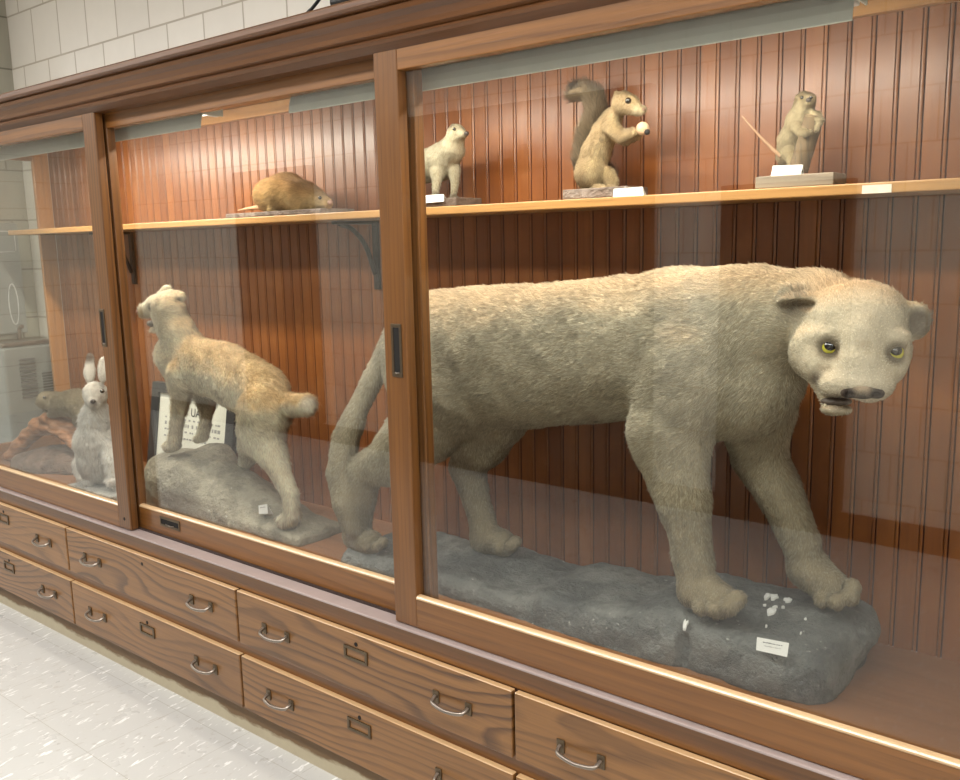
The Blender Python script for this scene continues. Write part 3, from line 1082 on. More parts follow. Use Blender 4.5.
NOSE = plain('dark_nose', srgb(62, 54, 50), .45, var=.3, scale=200)
NOSEP = plain('pinkish_nose', srgb(150, 116, 100), .5)
MOUTH = plain('dry_mouth', srgb(92, 82, 74), .5, var=.5, scale=160)
GUM = plain('dark_gum', srgb(60, 46, 40), .5)
TOOTH = plain('tooth', srgb(222, 212, 186), .35)
CLAW = plain('claw', srgb(70, 62, 54), .4)

# ---- rocks
def displace(V, F, amp):
    N = vnormals(V, F)
    return V + N * amp(V)[:, None]

def rock(name, b, label, mat, amp=(.016, .006), sc=(9, 28), seed=3):
    V, F = b.mesh()
    V = displace(V, F, lambda P: vnoise(P, sc[0], seed) * amp[0] + vnoise(P, sc[1], seed + 1) * amp[1] + vnoise(P, 70, seed + 2) * amp[1] * .35)
    V[:, 2] = np.maximum(V[:, 2], .5462)
    o = animal_mesh(name, V, F, np.ones((len(V), 3)), None, mat)
    tag(o, label, 'rock')
    return o

# ================================================================== cougar and its rock
b = Body(.009)
b.box((-.745, 1.90, .588), (.225, .175, .075), .055, .03)
b.box((-1.05, 1.90, .565), (.2, .16, .06), .04, .05)
b.box((-1.45, 1.905, .545), (.53, .165, .048), .035, .05)
b.ell((-1.53, 1.97, .555), (.16, .1, .05), k=.05)
b.ell((-1.9, 1.84, .54), (.1, .11, .035), k=.04)
b.ell((-.62, 1.95, .64), (.13, .12, .035), k=.05)
b.cut((-.835, 1.715, .6), (.012, .03, .07), None, .012)
rk = rock('plaster_rock', b, 'long dark grey plaster rock base under the cougar', ROCKD, (.011, .006), (8, 26), 4)
RKV = np.empty(len(rk.data.vertices) * 3); rk.data.vertices.foreach_get('co', RKV); RKV = RKV.reshape(-1, 3)
def ground(x, y, V=RKV):
    d = np.hypot(V[:, 0] - x, V[:, 1] - y)
    m = d < .014
    return float(V[m, 2].max()) if m.any() else .546
rng = random.Random(5)
for (x, y), r in (((-0.6831, 1.852, 0.66)[:2], .0105), ((-0.7211, 1.926, 0.67)[:2], .009), ((-0.7061, 1.93, 0.67)[:2], .010), ((-0.6857, 1.882, 0.67)[:2], .005), ((-0.671, 1.892, 0.668)[:2], .0048), ((-0.6748, 1.932, 0.672)[:2], .009), ((-0.712, 1.891, 0.67)[:2], .004), ((-0.6074, 1.851, 0.655)[:2], .0028), ((-0.5981, 1.795, 0.64)[:2], .0022), ((-0.673, 1.798, 0.65)[:2], .002), ((-.832, 1.738), .006)):
    bm = bmesh.new()
    n = 11
    top = []
    for k in range(n):
        a = 2 * math.pi * k / n
        rr = r * rng.uniform(.65, 1.15)
        px, py = x + rr * math.cos(a), y + 1.25 * rr * math.sin(a)
        top.append((px, py, ground(px, py)))
    zc = ground(x, y)
    c1 = bm.verts.new((x, y, zc + .0035))
    t = [bm.verts.new((p[0], p[1], max(p[2], zc - .012) + .0018)) for p in top]
    u = [bm.verts.new((p[0], p[1], max(p[2], zc - .012) - .004)) for p in top]
    for k in range(n):
        j = (k + 1) % n
        bm.faces.new((c1, t[k], t[j])); bm.faces.new((t[k], u[k], u[j], t[j]))
    bm.faces.new(u[::-1])
    obj('plaster_chip', bm, PLASTER, rk)['label'] = 'chip of bare white plaster'

MC = np.array(((0.9614, 0.2739, 0.0259), (-0.0574, 0.1076, 0.9925), (0.2691, -0.9557, 0.1191)))
def he(b, t, k=.015, M=MC):
    b.ell(t[:3], t[3:6], M, k)
def hx(b, t, k=.008, M=MC):
    b.cut(t[:3], t[3:6], M, k)
b = Body(.0062)
b.chain([(-1.657, 1.9, 1.17, 0.1986), (-1.389, 1.89, 1.196, 0.182), (-1.138, 1.88, 1.228, 0.1715), (-0.9229, 1.875, 1.26, 0.1695), (-0.7828, 1.87, 1.281, 0.1486)], .04, 1.22)
b.ball((-0.7777, 1.865, 1.164, 0.11), .05)
b.ball((-0.7315, 1.85, 1.184, 0.0946), .04)
b.cone((-0.7714, 1.88, 1.296, 0.1332), (-0.6147, 1.865, 1.331, 0.0976), .035)
# near foreleg
b.cone((-0.8636, 1.815, 1.204, 0.1259), (-0.905, 1.8, 1.071, 0.0944), .03, 1.15)
b.chain([(-0.905, 1.8, 1.071, 0.0944), (-0.8813, 1.795, 0.9603, 0.0652), (-0.8551, 1.79, 0.8496, 0.046), (-0.8364, 1.79, 0.75, 0.0405)], .012)
b.cone((-0.8261, 1.79, 0.7192, 0.0472), (-0.774, 1.775, 0.7085, 0.0374), .012)
for t in ((-0.7211, 1.752, 0.7315, 0.0182), (-0.7315, 1.735, 0.7189, 0.0188), (-0.762, 1.733, 0.7052, 0.019), (-0.7975, 1.745, 0.6968, 0.0176)):
    b.ball(t, .0035)
# far foreleg
b.chain([(-0.7673, 1.92, 1.135, 0.0988), (-0.7573, 1.945, 1.004, 0.0616), (-0.7004, 1.95, 0.9014, 0.0453), (-0.6541, 1.95, 0.8089, 0.0394)], .02)
b.cone((-0.6366, 1.95, 0.7584, 0.0472), (-0.5786, 1.93, 0.7312, 0.0395), .012)
for t in ((-0.5279, 1.905, 0.7558, 0.0192), (-0.5295, 1.885, 0.7396, 0.0191), (-0.5533, 1.877, 0.7253, 0.0192), (-0.5871, 1.885, 0.7167, 0.0184)):
    b.ball(t, .0035)
# near hind leg
b.cone((-1.621, 1.83, 1.083, 0.155), (-1.652, 1.81, 0.9978, 0.1004), .03, 1.1)
b.chain([(-1.652, 1.81, 0.9978, 0.1004), (-1.788, 1.8, 0.8809, 0.0724), (-1.898, 1.8, 0.8352, 0.0507)], .012)
b.chain([(-1.898, 1.8, 0.829, 0.0507), (-1.931, 1.8, 0.7215, 0.0393), (-1.95, 1.8, 0.6329, 0.0427)], .015)
b.cone((-1.947, 1.8, 0.6144, 0.0428), (-1.871, 1.785, 0.6148, 0.0359), .015)
for t in ((-1.81, 1.772, 0.6367, 0.0176), (-1.827, 1.763, 0.6222, 0.0176), (-1.87, 1.763, 0.6089, 0.0178)):
    b.ball(t, .003)
# far hind leg
b.cone((-1.541, 1.95, 1.043, 0.1298), (-1.592, 1.965, 0.9449, 0.0867), .03)
b.chain([(-1.592, 1.965, 0.9449, 0.0867), (-1.644, 1.97, 0.8473, 0.053), (-1.617, 1.97, 0.7481, 0.0383), (-1.585, 1.965, 0.6696, 0.0381)], .02)
b.cone((-1.578, 1.965, 0.6403, 0.0411), (-1.504, 1.95, 0.6411, 0.0344), .015)
for t in ((-1.45, 1.94, 0.6636, 0.0169), (-1.458, 1.928, 0.6506, 0.0175), (-1.496, 1.925, 0.638, 0.0176)):
    b.ball(t, .003)
# tail
b.chain([(-1.845, 1.895, 1.224, 0.0384), (-1.89, 1.86, 1.135, 0.0267), (-1.927, 1.82, 1.035, 0.0328), (-1.962, 1.785, 0.9309, 0.0359), (-1.97, 1.765, 0.8263, 0.042), (-1.948, 1.76, 0.7378, 0.042), (-1.928, 1.765, 0.6654, 0.036)], .010)
# head
he(b, (-0.5223, 1.822, 1.325, 0.101, 0.0842, 0.0935), .02)
he(b, (-0.5712, 1.767, 1.272, 0.058, 0.0599, 0.0599), .015)
he(b, (-0.467, 1.796, 1.276, 0.0524, 0.058, 0.0599), .015)
he(b, (-0.4974, 1.761, 1.341, 0.0748, 0.0468, 0.0449), .02)
b.cone((-0.4905, 1.739, 1.31, 0.0449), (-0.4806, 1.716, 1.26, 0.0393), .015)
b.cone((-0.4806, 1.716, 1.26, 0.0374), (-0.4726, 1.698, 1.224, 0.0318), .012)
he(b, (-0.5427, 1.725, 1.31, 0.0355, 0.0131, 0.0187), .02)
he(b, (-0.4346, 1.755, 1.309, 0.0299, 0.0131, 0.0187), .02)
he(b, (-0.5055, 1.698, 1.219, 0.043, 0.0281, 0.0318), .02)
he(b, (-0.4518, 1.714, 1.224, 0.0318, 0.0281, 0.0318), .02)
he(b, (-0.5503, 1.723, 1.249, 0.0355, 0.0337, 0.0299), .025)
he(b, (-0.4434, 1.757, 1.252, 0.0299, 0.0318, 0.0299), .025)
hx(b, (-0.5095, 1.688, 1.19, 0.0449, 0.0103, 0.0374), .006)
b.cone((-0.559, 1.741, 1.23, 0.0262), (-0.527, 1.709, 1.181, 0.0168), .008)
he(b, (-0.5173, 1.703, 1.172, 0.0299, 0.0122, 0.0262), .006)
hx(b, (-0.5321, 1.696, 1.291, 0.0178, 0.0122, 0.0168), .006)
hx(b, (-0.4236, 1.726, 1.285, 0.0159, 0.0122, 0.0168), .006)
for q in ((-0.5532, 1.714, 1.3, 0.0086), (-0.5391, 1.713, 1.3, 0.009), (-0.5243, 1.712, 1.296, 0.0086), (-0.4398, 1.738, 1.291, 0.0082), (-0.4292, 1.744, 1.296, 0.0086), (-0.4198, 1.756, 1.296, 0.0079)):
    b.ball(q, .006)
# ears: one lies folded flat against the head, the other is cupped
he(b, (-0.615, 1.774, 1.37, 0.0468, 0.015, 0.0187), .006)
he(b, (-0.644, 1.78, 1.383, 0.0168, 0.0225, 0.0112), .006)
hx(b, (-0.6139, 1.758, 1.361, 0.0355, 0.0094, 0.0168), .005)
he(b, (-0.4224, 1.84, 1.333, 0.0299, 0.0374, 0.0168), .010)
hx(b, (-0.4099, 1.823, 1.331, 0.0168, 0.0243, 0.0131), .006)
V, F = b.mesh()
V = relax(V, F, 1)
hc = np.array((-0.49, 1.74, 1.283))
dh = np.linalg.norm(V - hc, axis=1)
V = displace(V, F, lambda P: (vnoise(P, 9, 2) * .006 + vnoise(P, 22, 3) * .0035) * np.clip((dh - .1) / .12, .12, 1))
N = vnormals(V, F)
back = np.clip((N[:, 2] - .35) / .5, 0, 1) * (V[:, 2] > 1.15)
muz = near(V, (-0.4706, 1.678, 1.216), .03, .075)
eyep = np.maximum(near(V, (-0.5355, 1.708, 1.288), .017, .03), near(V, (-0.427, 1.738, 1.281), .016, .028))
stripe = near(V, (-0.4729, 1.699, 1.296), .006, .018) * .5
for q in ((-0.5168, 1.705, 1.28), (-0.5115, 1.701, 1.269), (-0.4407, 1.732, 1.268), (-0.4355, 1.736, 1.255), (-0.4294, 1.736, 1.242), (-0.5358, 1.699, 1.249), (-0.5478, 1.7, 1.252), (-0.5237, 1.698, 1.244)):
    stripe = np.maximum(stripe, near(V, q, .003, .013) * .75)
earp = np.maximum(near(V, (-0.6258, 1.786, 1.361), .02, .05), near(V, (-0.409, 1.827, 1.329), .02, .036) * 1.3)
mouthp = np.maximum(near(V, (-0.5024, 1.683, 1.196), .012, .03), near(V, (-0.5503, 1.697, 1.232), .008, .022))
fore = near(V, (-0.5322, 1.822, 1.407), .03, .11)
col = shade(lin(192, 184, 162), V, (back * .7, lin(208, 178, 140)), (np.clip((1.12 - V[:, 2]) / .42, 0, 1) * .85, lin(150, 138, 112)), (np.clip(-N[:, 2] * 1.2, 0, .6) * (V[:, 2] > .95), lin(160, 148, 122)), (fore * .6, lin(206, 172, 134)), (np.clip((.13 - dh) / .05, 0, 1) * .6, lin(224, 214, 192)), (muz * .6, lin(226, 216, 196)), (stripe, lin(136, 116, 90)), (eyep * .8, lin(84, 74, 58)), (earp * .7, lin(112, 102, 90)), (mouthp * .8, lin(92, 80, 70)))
V = settle(V, rk)
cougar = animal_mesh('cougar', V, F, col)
tag(cougar, 'mounted tan grey cougar standing on the long dark plaster rock', 'mounted cougar')
nosep = np.array((-0.4574, 1.653, 1.215))
def cflow(P, n):
    f = np.tile(np.array([-1.0, 0, -.28]), (len(P), 1))
    leg = np.clip((1.07 - P[:, 2]) / .12, 0, 1)[:, None]
    f = f * (1 - leg) + np.array([-.1, 0, -1.0]) * leg
    tail = (P[:, 0] < -1.78)[:, None]
    f = np.where(tail, np.array([-.25, -.15, -1.0]), f)
    d = np.linalg.norm(P - hc, axis=1)
    h = np.clip((.24 - d) / .08, 0, 1)[:, None]
    away = P - nosep
    away /= np.linalg.norm(away, axis=1)[:, None]
    chest = np.clip((P[:, 0] + .86) / .1, 0, 1)[:, None] * (1 - leg)
    f = f * (1 - .6 * chest) + np.array([-.3, 0, -1.0]) * .6 * chest
    return f * (1 - h) + away * h
def clen(P, n):
    d = np.linalg.norm(P - hc, axis=1)
    L = np.full(len(P), .014)
    L = np.where(P[:, 2] < 1.1, .012, L)
    L = np.where(P[:, 2] < .78, .008, L)
    L = np.where(d < .15, .0055, L)
    L = np.where(d < .095, .004, L)
    return L * (1 + .25 * vnoise(P, 12, 6))
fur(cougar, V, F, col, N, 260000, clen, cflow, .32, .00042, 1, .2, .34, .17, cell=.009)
L1, R1 = (-0.5381, 1.717, 1.288, 0.0155), (-0.4301, 1.749, 1.281, 0.0146)
lookdir = (-0.2798, 0.6, 1.433)
for e, up in ((L1, .25), (R1, .25)):
    d = Vector((0.36, -.9, .52)) if e is L1 else Vector((.36, -.9, .56))
    eye(cougar, e[:3], e[3], d, srgb(196, 190, 60), .74)
nm = Matrix(MC.tolist()).transposed()
nb = Body(.0022)
nb.ell((-0.4625, 1.671, 1.215, 0.0225, 0.0122, 0.0131)[:3], (-0.4625, 1.671, 1.215, 0.0243, 0.0122, 0.0131)[3:6], MC, .006)
nb.ell((-0.4873, 1.669, 1.212, 0.0131, 0.0094, 0.0112)[:3], (-0.4873, 1.669, 1.212, 0.0131, 0.0094, 0.0112)[3:6], MC, .006)
nb.ell((-0.4411, 1.684, 1.213, 0.0131, 0.0094, 0.0112)[:3], (-0.4411, 1.684, 1.213, 0.0131, 0.0094, 0.0112)[3:6], MC, .006)
nb.cut((-0.4819, 1.657, 1.212, 0.0075, 0.0041, 0.0075)[:3], (-0.4819, 1.657, 1.212, 0.0075, 0.0041, 0.0075)[3:6], MC, .003)
nb.cut((-0.4393, 1.671, 1.213, 0.0075, 0.0041, 0.0075)[:3], (-0.4393, 1.671, 1.213, 0.0075, 0.0041, 0.0075)[3:6], MC, .003)
nV, nF = nb.mesh()
nn_ = np.array((-0.4599, 1.661, 1.224)); nl = np.array((-0.4824, 1.659, 1.211)); nr = np.array((-0.4397, 1.673, 1.212)); nbm = np.array((-0.4594, 1.661, 1.205))
ncol = shade(lin(104, 94, 86), nV, (near(nV, nn_, .012, .03), lin(150, 136, 118)), (near(nV, nl, .008, .02), lin(50, 44, 42)), (near(nV, nr, .008, .02), lin(50, 44, 42)), (near(nV, nbm, .006, .016), lin(60, 54, 50)))
animal_mesh('nose', nV, nF, ncol, cougar)
bm = bmesh.new()
t = (-0.5192, 1.708, 1.188, 0.0281, 0.0097, 0.0262); ball(bm, t[:3], t[3:6], 16, 10, M=nm)
obj('mouth_lining', bm, MOUTH, cougar, smooth=True)
for a, c in (((-0.5334, 1.691, 1.177, 0.0037), (-0.5332, 1.689, 1.19, 0.0013)),):
    bm = bmesh.new()
    tube(bm, [a[:3], c[:3]], [a[3], c[3]], 8)
    obj('tooth', bm, TOOTH, cougar)
card('caption_card', 'white printed caption card lying on the front of the dark plaster rock', ((-0.6634, 1.722, 0.672), (-0.5963, 1.722, 0.6772), (-0.5938, 1.706, 0.6538), (-0.6585, 1.706, 0.6506)), 2)

# ================================================================== bobcat and its rock
b = Body(.009)
b.chain([(-2.985, 1.855, .62, .115), (-2.83, 1.87, .64, .115), (-2.62, 1.88, .595, .1), (-2.42, 1.88, .555, .075), (-2.24, 1.86, .535, .05)], .05, .82)
b.box((-2.62, 1.865, .55), (.44, .105, .03), .02, .04)
b.ell((-2.86, 1.95, .725), (.07, .055, .05), k=.04)
b.box((-2.955, 1.86, .62), (.12, .10, .115), .045, .05)
r2 = rock('wedge_rock', b, 'sloping tan grey plaster rock under the bobcat', ROCKL, (.012, .004), (7, 24), 8)
MB = np.array(((0.5226, 0.8514, -0.0454), (-0.0269, 0.0696, 0.9972), (0.8521, -0.5199, 0.0593)))
b = Body(.0066)
b.chain([(-2.899, 1.86, 1.09, 0.0883), (-2.659, 1.865, 1.062, 0.0951), (-2.464, 1.87, 1.008, 0.0952)], .03, 1.12)
b.ball((-2.932, 1.855, 1.122, 0.0701), .03)
b.chain([(-2.895, 1.855, 1.161, 0.0695), (-2.92, 1.83, 1.25, 0.0546)], .02)
b.cone((-2.841, 1.815, 1.059, 0.0541), (-2.857, 1.805, 0.9639, 0.0283), .015)
b.chain([(-2.857, 1.805, 0.9639, 0.0283), (-2.88, 1.8, 0.881, 0.0234), (-2.905, 1.8, 0.8107, 0.0228)], .006)
b.cone((-2.919, 1.8, 0.7825, 0.0237), (-2.944, 1.792, 0.7734, 0.02), .006)
b.cone((-2.88, 1.92, 0.9937, 0.0485), (-2.879, 1.93, 0.9163, 0.0263), .015)
b.chain([(-2.879, 1.93, 0.9163, 0.0263), (-2.894, 1.93, 0.8496, 0.0227), (-2.927, 1.93, 0.7915, 0.0206), (-2.946, 1.92, 0.7794, 0.0168)], .006)
b.cone((-2.4, 1.83, 0.9684, 0.0832), (-2.408, 1.82, 0.8672, 0.0669), .02)
b.chain([(-2.408, 1.82, 0.8672, 0.0669), (-2.325, 1.81, 0.7814, 0.0362), (-2.263, 1.805, 0.7007, 0.0209), (-2.255, 1.8, 0.6357, 0.0209)], .008)
b.cone((-2.261, 1.8, 0.6245, 0.0222), (-2.28, 1.79, 0.6134, 0.017), .006)
b.chain([(-2.572, 1.92, 0.8576, 0.0709), (-2.654, 1.94, 0.759, 0.0364), (-2.689, 1.94, 0.7092, 0.022)], .015)
b.chain([(-2.375, 1.865, 0.9823, 0.0367), (-2.295, 1.85, 0.9891, 0.0311), (-2.202, 1.835, 0.9971, 0.0303)], .012)
# head, turned towards the glass
b.ball((-2.918, 1.82, 1.287, 0.0561), .02)
b.ball((-2.966, 1.81, 1.294, 0.0401), .012)
b.cone((-2.986, 1.805, 1.282, 0.0292), (-3.039, 1.8, 1.274, 0.0221), .010)
b.chain([(-2.932, 1.82, 1.236, 0.0437), (-2.888, 1.83, 1.208, 0.0471)], .02)
hx(b, (-2.972, 1.78, 1.233, 0.0255, 0.0153, 0.0328), .005, MB)
b.cone((-2.961, 1.811, 1.221, 0.0146), (-2.966, 1.78, 1.208, 0.0095), .005)
he(b, (-2.908, 1.84, 1.324, 0.0419, 0.0255, 0.0182), .006, MB)
hx(b, (-2.889, 1.83, 1.309, 0.031, 0.0146, 0.0182), .004, MB)
b.cone((-2.979, 1.845, 1.324, 0.0221), (-2.963, 1.85, 1.351, 0.0132), .006)
V, F = b.mesh()
V = relax(V, F, 1)
hb = np.array((-2.963, 1.81, 1.272))
dh = np.linalg.norm(V - hb, axis=1)
V = displace(V, F, lambda P: (vnoise(P, 12, 12) * .006 + vnoise(P, 30, 13) * .0035) * np.clip((dh - .06) / .1, .15, 1))
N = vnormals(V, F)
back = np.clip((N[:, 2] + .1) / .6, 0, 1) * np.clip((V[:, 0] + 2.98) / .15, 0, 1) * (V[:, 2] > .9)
face = np.clip((.1 - dh) / .06, 0, 1)
elb = np.maximum(near(V, (-2.829, 1.8, 0.9746), .02, .06), near(V, (-2.873, 1.92, 0.9527), .03, .08))
ear = near(V, (-2.903, 1.838, 1.305), .018, .032) * 1.25
eyeb = near(V, (-2.953, 1.775, 1.293), .009, .02)
tip = near(V, (-2.181, 1.83, 0.9999), .02, .035)
mth = near(V, (-3.005, 1.8, 1.238), .01, .022)
toe = np.clip((.80 - V[:, 2]) / .06, 0, 1) * (V[:, 0] < -2.8)
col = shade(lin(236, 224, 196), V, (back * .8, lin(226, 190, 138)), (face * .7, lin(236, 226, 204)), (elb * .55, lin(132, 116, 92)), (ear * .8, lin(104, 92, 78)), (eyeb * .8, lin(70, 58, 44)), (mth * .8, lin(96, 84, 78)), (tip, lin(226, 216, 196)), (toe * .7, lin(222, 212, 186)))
V = settle(V, r2)
bobcat = animal_mesh('bobcat', V, F, col)
tag(bobcat, 'mounted sandy bobcat snarling on the sloping tan rock', 'mounted bobcat')
def bflow(P, n):
    f = np.tile(np.array([1.0, 0, -.75]), (len(P), 1))
    leg = (np.clip((.93 - P[:, 2] ) / .1, 0, 1))[:, None]
    f = f * (1 - leg) + np.array([0.1, 0, -1.0]) * leg
    d = np.linalg.norm(P - hb, axis=1)
    h = np.clip((.16 - d) / .06, 0, 1)[:, None]
    away = P - np.array((-3.043, 1.79, 1.271)); away /= np.linalg.norm(away, axis=1)[:, None]
    return f * (1 - h) + away * h
def blen(P, n):
    d = np.linalg.norm(P - hb, axis=1)
    L = np.full(len(P), .02)
    L = np.where(P[:, 2] < .9, .014, L); L = np.where(P[:, 2] < .78, .009, L)
    L = np.where((P[:, 0] > -2.55) & (P[:, 2] < .9), .018, L)
    L = np.where(d < .14, .016, L); L = np.where(d < .07, .007, L)
    return L * (1 + .25 * vnoise(P, 14, 6))
fur(bobcat, V, F, col, N, 130000, blen, bflow, .36, .00045, 2, .18, .42, .16, cell=.012)
eye(bobcat, (-2.953, 1.775, 1.293), .009, (-.3, -.95, 0.05), srgb(110, 94, 50), .66)
bm = bmesh.new()
ball(bm, (-3.058, 1.793, 1.272), (.013, .013, .010), 14, 10)
obj('nose', bm, NOSEP, bobcat, smooth=True)
bm = bmesh.new()
t = (-2.969, 1.789, 1.231, 0.0219, 0.0131, 0.0182); ball(bm, t[:3], t[3:6], 14, 10, M=Matrix(MB.tolist()).transposed())
obj('mouth_lining', bm, MOUTH, bobcat, smooth=True)
card('caption_card', 'tiny white folded caption card on the sloping tan rock', ((-2.423, 1.795, 0.637), (-2.376, 1.795, 0.6502), (-2.361, 1.785, 0.6225), (-2.41, 1.785, 0.6121)), 1, fold=.02)

# framed certificate leaning behind the bobcat
A = [Vector(v) for v in ((-3.505, 2.1, 0.9344), (-2.903, 2.1, 0.9548))]
x0, x1, zt = A[0].x, -2.915, A[0].z
zb = .548
def lean(z): return 2.035 + (2.10 - 2.035) * (z - zb) / (zt - zb)
t = thing('framed_certificate', 'black speckled frame with a white certificate leaning behind the bobcat', 'framed certificate', ((x0 + x1) / 2, 2.05, zb))
bm = bmesh.new()
fw = .052
def slab(bm, xa, xb, za, zc, d0, d1):
    vs = []
    for x in (xa, xb):
        for z in (za, zc):
            for d in (d0, d1):
                vs.append(bm.verts.new((x, lean(z) + d, z)))
    for f in ((0, 1, 3, 2), (4, 6, 7, 5), (0, 4, 5, 1), (2, 3, 7, 6), (0, 2, 6, 4), (1, 5, 7, 3)):
        bm.faces.new([vs[i] for i in f])
slab(bm, x0, x0 + fw, zb, zt, -.012, .01); slab(bm, x1 - fw, x1, zb, zt, -.012, .01)
slab(bm, x0 + fw, x1 - fw, zt - fw * .8, zt, -.012, .01); slab(bm, x0 + fw, x1 - fw, zb, zb + fw * .8, -.012, .01)
obj('frame', bm, CERTFRAME, t)
bm = bmesh.new()
slab(bm, x0 + fw, x1 - fw, zb + fw * .8, zt - fw * .8, -.002, .006)
pg = obj('page', bm, plain('certificate_paper', srgb(226, 226, 212), .6), t)
fc = bpy.data.curves.new('headline', 'FONT')
fc.body = 'UAL'
fc.size = .05
fo = bpy.data.objects.new('headline', fc)
COL.objects.link(fo)
bpy.context.view_layer.update()
me = bpy.data.meshes.new_from_object(fo.evaluated_get(bpy.context.evaluated_depsgraph_get()))
bpy.data.objects.remove(fo)
q = Vector((-3.22, 2.06, 0.8124))
tilt = math.atan2(.065, zt - zb)
me.transform(Matrix.Translation((q.x, lean(q.z) - .0035, q.z)) @ Matrix.Rotation(math.pi / 2 - tilt, 4, 'X'))
me.materials.append(INKD)
hl = link('headline', me, pg)
bm = bmesh.new()
rng = random.Random(3)
INKC = plain('faded_print', srgb(150, 150, 146), .8)
for r, z in enumerate((q.z - .022, q.z - .05, q.z - .072, q.z - .1)):
    x = x0 + fw + .05
    while x < x1 - fw - .05:
        wd = rng.uniform(.008, .02)
        hh = .007 if r != 1 else .014
        v = [(x, z), (x + wd, z), (x + wd, z + hh), (x, z + hh)]
        bm.faces.new([bm.verts.new((a, lean(c) - .0032, c)) for a, c in v])
        x += wd + rng.choice((.005, .006, .018))
obj('lettering', bm, INKC, pg)

# ================================================================== white hare on its slab
tag(obj('stone_slab', boxbm(-3.50, -3.17, 1.672, 1.86, .5465, .572, .004), SLABM), 'flat grey slab under the white hare', 'slab')
b = Body(.0062)
b.chain([(-3.407, 1.765, 0.6575, 0.0765), (-3.387, 1.755, 0.7526, 0.0758), (-3.371, 1.75, 0.8324, 0.0554), (-3.35, 1.745, 0.8956, 0.0393)], .03)
b.ball((-3.326, 1.735, 0.9471, 0.0448), .02)
b.cone((-3.314, 1.725, 0.9339, 0.0349), (-3.299, 1.71, 0.9219, 0.0251), .012)
b.ell((-3.382, 1.75, 1.044, 0.0196)[:3], (-3.322, 1.735, 0.9474, 0.0202, 0.0622, 0.0124)[3:], np.array(((0.4725, 0.877, -0.0872), (-0.088, 0.1454, 0.9855), (0.8769, -0.458, 0.1459))), .008)
b.ell((-3.29, 1.755, 1.042, 0.0193)[:3], (-3.322, 1.735, 0.9474, 0.0202, 0.0525, 0.0124)[3:], np.array(((0.4725, 0.877, -0.0872), (-0.088, 0.1454, 0.9855), (0.8769, -0.458, 0.1459))), .008)
for l in ([(-3.416, 1.735, 0.7324, 0.032), (-3.406, 1.725, 0.662, 0.02), (-3.408, 1.72, 0.6011, 0.016)], [(-3.32, 1.755, 0.7406, 0.0256), (-3.274, 1.74, 0.6772, 0.018), (-3.254, 1.73, 0.6261, 0.0156)]):
    b.chain(l, .012)
b.cone((-3.414, 1.72, 0.5877, 0.0168), (-3.402, 1.705, 0.5848, 0.0143), .006)
b.cone((-3.256, 1.73, 0.6137, 0.0164), (-3.236, 1.715, 0.612, 0.0139), .006)
b.cone((-3.583, 1.79, 0.6107, 0.0418), (-3.535, 1.77, 0.5749, 0.0248), .02)
b.cone((-3.354, 1.79, 0.6431, 0.0361), (-3.336, 1.78, 0.6026, 0.02), .02)
V, F = b.mesh()
V = relax(V, F, 1)
hh_ = np.array((-3.322, 1.73, 0.9403))
dh = np.linalg.norm(V - hh_, axis=1)
V = displace(V, F, lambda P: (vnoise(P, 15, 22) * .006 + vnoise(P, 34, 23) * .004) * np.clip((dh - .05) / .08, .15, 1))
N = vnormals(V, F)
dk = np.maximum.reduce([near(V, (-3.381, 1.75, 1.095), .018, .04) * .95, near(V, (-3.286, 1.72, 0.9919), .012, .03) * .35, near(V, (-3.277, 1.7, 0.9216), .008, .022) * .5, near(V, (-3.259, 1.75, 1.083), .01, .024) * .5])
col = shade(lin(238, 232, 222), V, (dk, lin(104, 86, 74)), (np.clip(vnoise(V, 12, 3) * .5, 0, .35), lin(206, 196, 182)))
V[:, 2] = np.maximum(V[:, 2], .5732)
hare = animal_mesh('hare', V, F, col)
tag(hare, 'mounted white hare sitting upright on the grey slab', 'mounted hare')
fur(hare, V, F, col, N, 42000, lambda P, n: np.where(np.linalg.norm(P - hh_, axis=1) < .07, .009, np.where(P[:, 2] > .98, .006, .022)), lambda P, n: np.tile(np.array([0, .3, -1.0]), (len(P), 1)), .4, .00055, 3, .2, .4, .12, cell=.012)
for p in ((-3.33, 1.709, 0.9624), (-3.224, 1.709, 0.9716)):
    eye(hare, p, .0085, (.3, -.95, 0), srgb(60, 40, 26), .7)
bm = bmesh.new()
ball(bm, (-3.26, 1.688, 0.9309), (.012, .010, .009), 12, 8)
obj('nose', bm, NOSE, hare, smooth=True)

# driftwood, litter and the marmot on it
b = Body(.008)
b.ell((-4.0, 1.86, .545), (.22, .16, .075), k=.03)
b.ell((-3.86, 1.9, .55), (.16, .14, .07), k=.03)
V, F = b.mesh()
V = displace(V, F, lambda P: vnoise(P, 14, 31) * .012 + vnoise(P, 40, 32) * .006)
V[:, 2] = np.maximum(V[:, 2], .5462)
mound = tag(animal_mesh('litter_mound', V, F, np.ones((len(V), 3)), None, DUST), 'low dark mound of forest litter under the driftwood', 'mound')
b = Body(.006)
b.chain([(-4.204, 1.76, 0.5763, 0.0275), (-4.182, 1.785, 0.607, 0.0321), (-4.137, 1.82, 0.6671, 0.0343), (-4.075, 1.85, 0.7108, 0.041)], .02)
b.chain([(-4.074, 1.85, 0.7156, 0.0364), (-3.965, 1.88, 0.7225, 0.0405), (-3.814, 1.92, 0.7007, 0.0443)], .02)
b.chain([(-3.943, 1.86, 0.7193, 0.0313), (-3.825, 1.86, 0.6789, 0.0242), (-3.745, 1.86, 0.6444, 0.0196)], .015)
b.chain([(-4.315, 1.8, 0.5773, 0.0235), (-4.255, 1.85, 0.6089, 0.0188)], .012)
b.ball((-4.068, 1.835, 0.7281, 0.0317), .012)
b.ball((-4.007, 1.85, 0.7598, 0.027), .012)
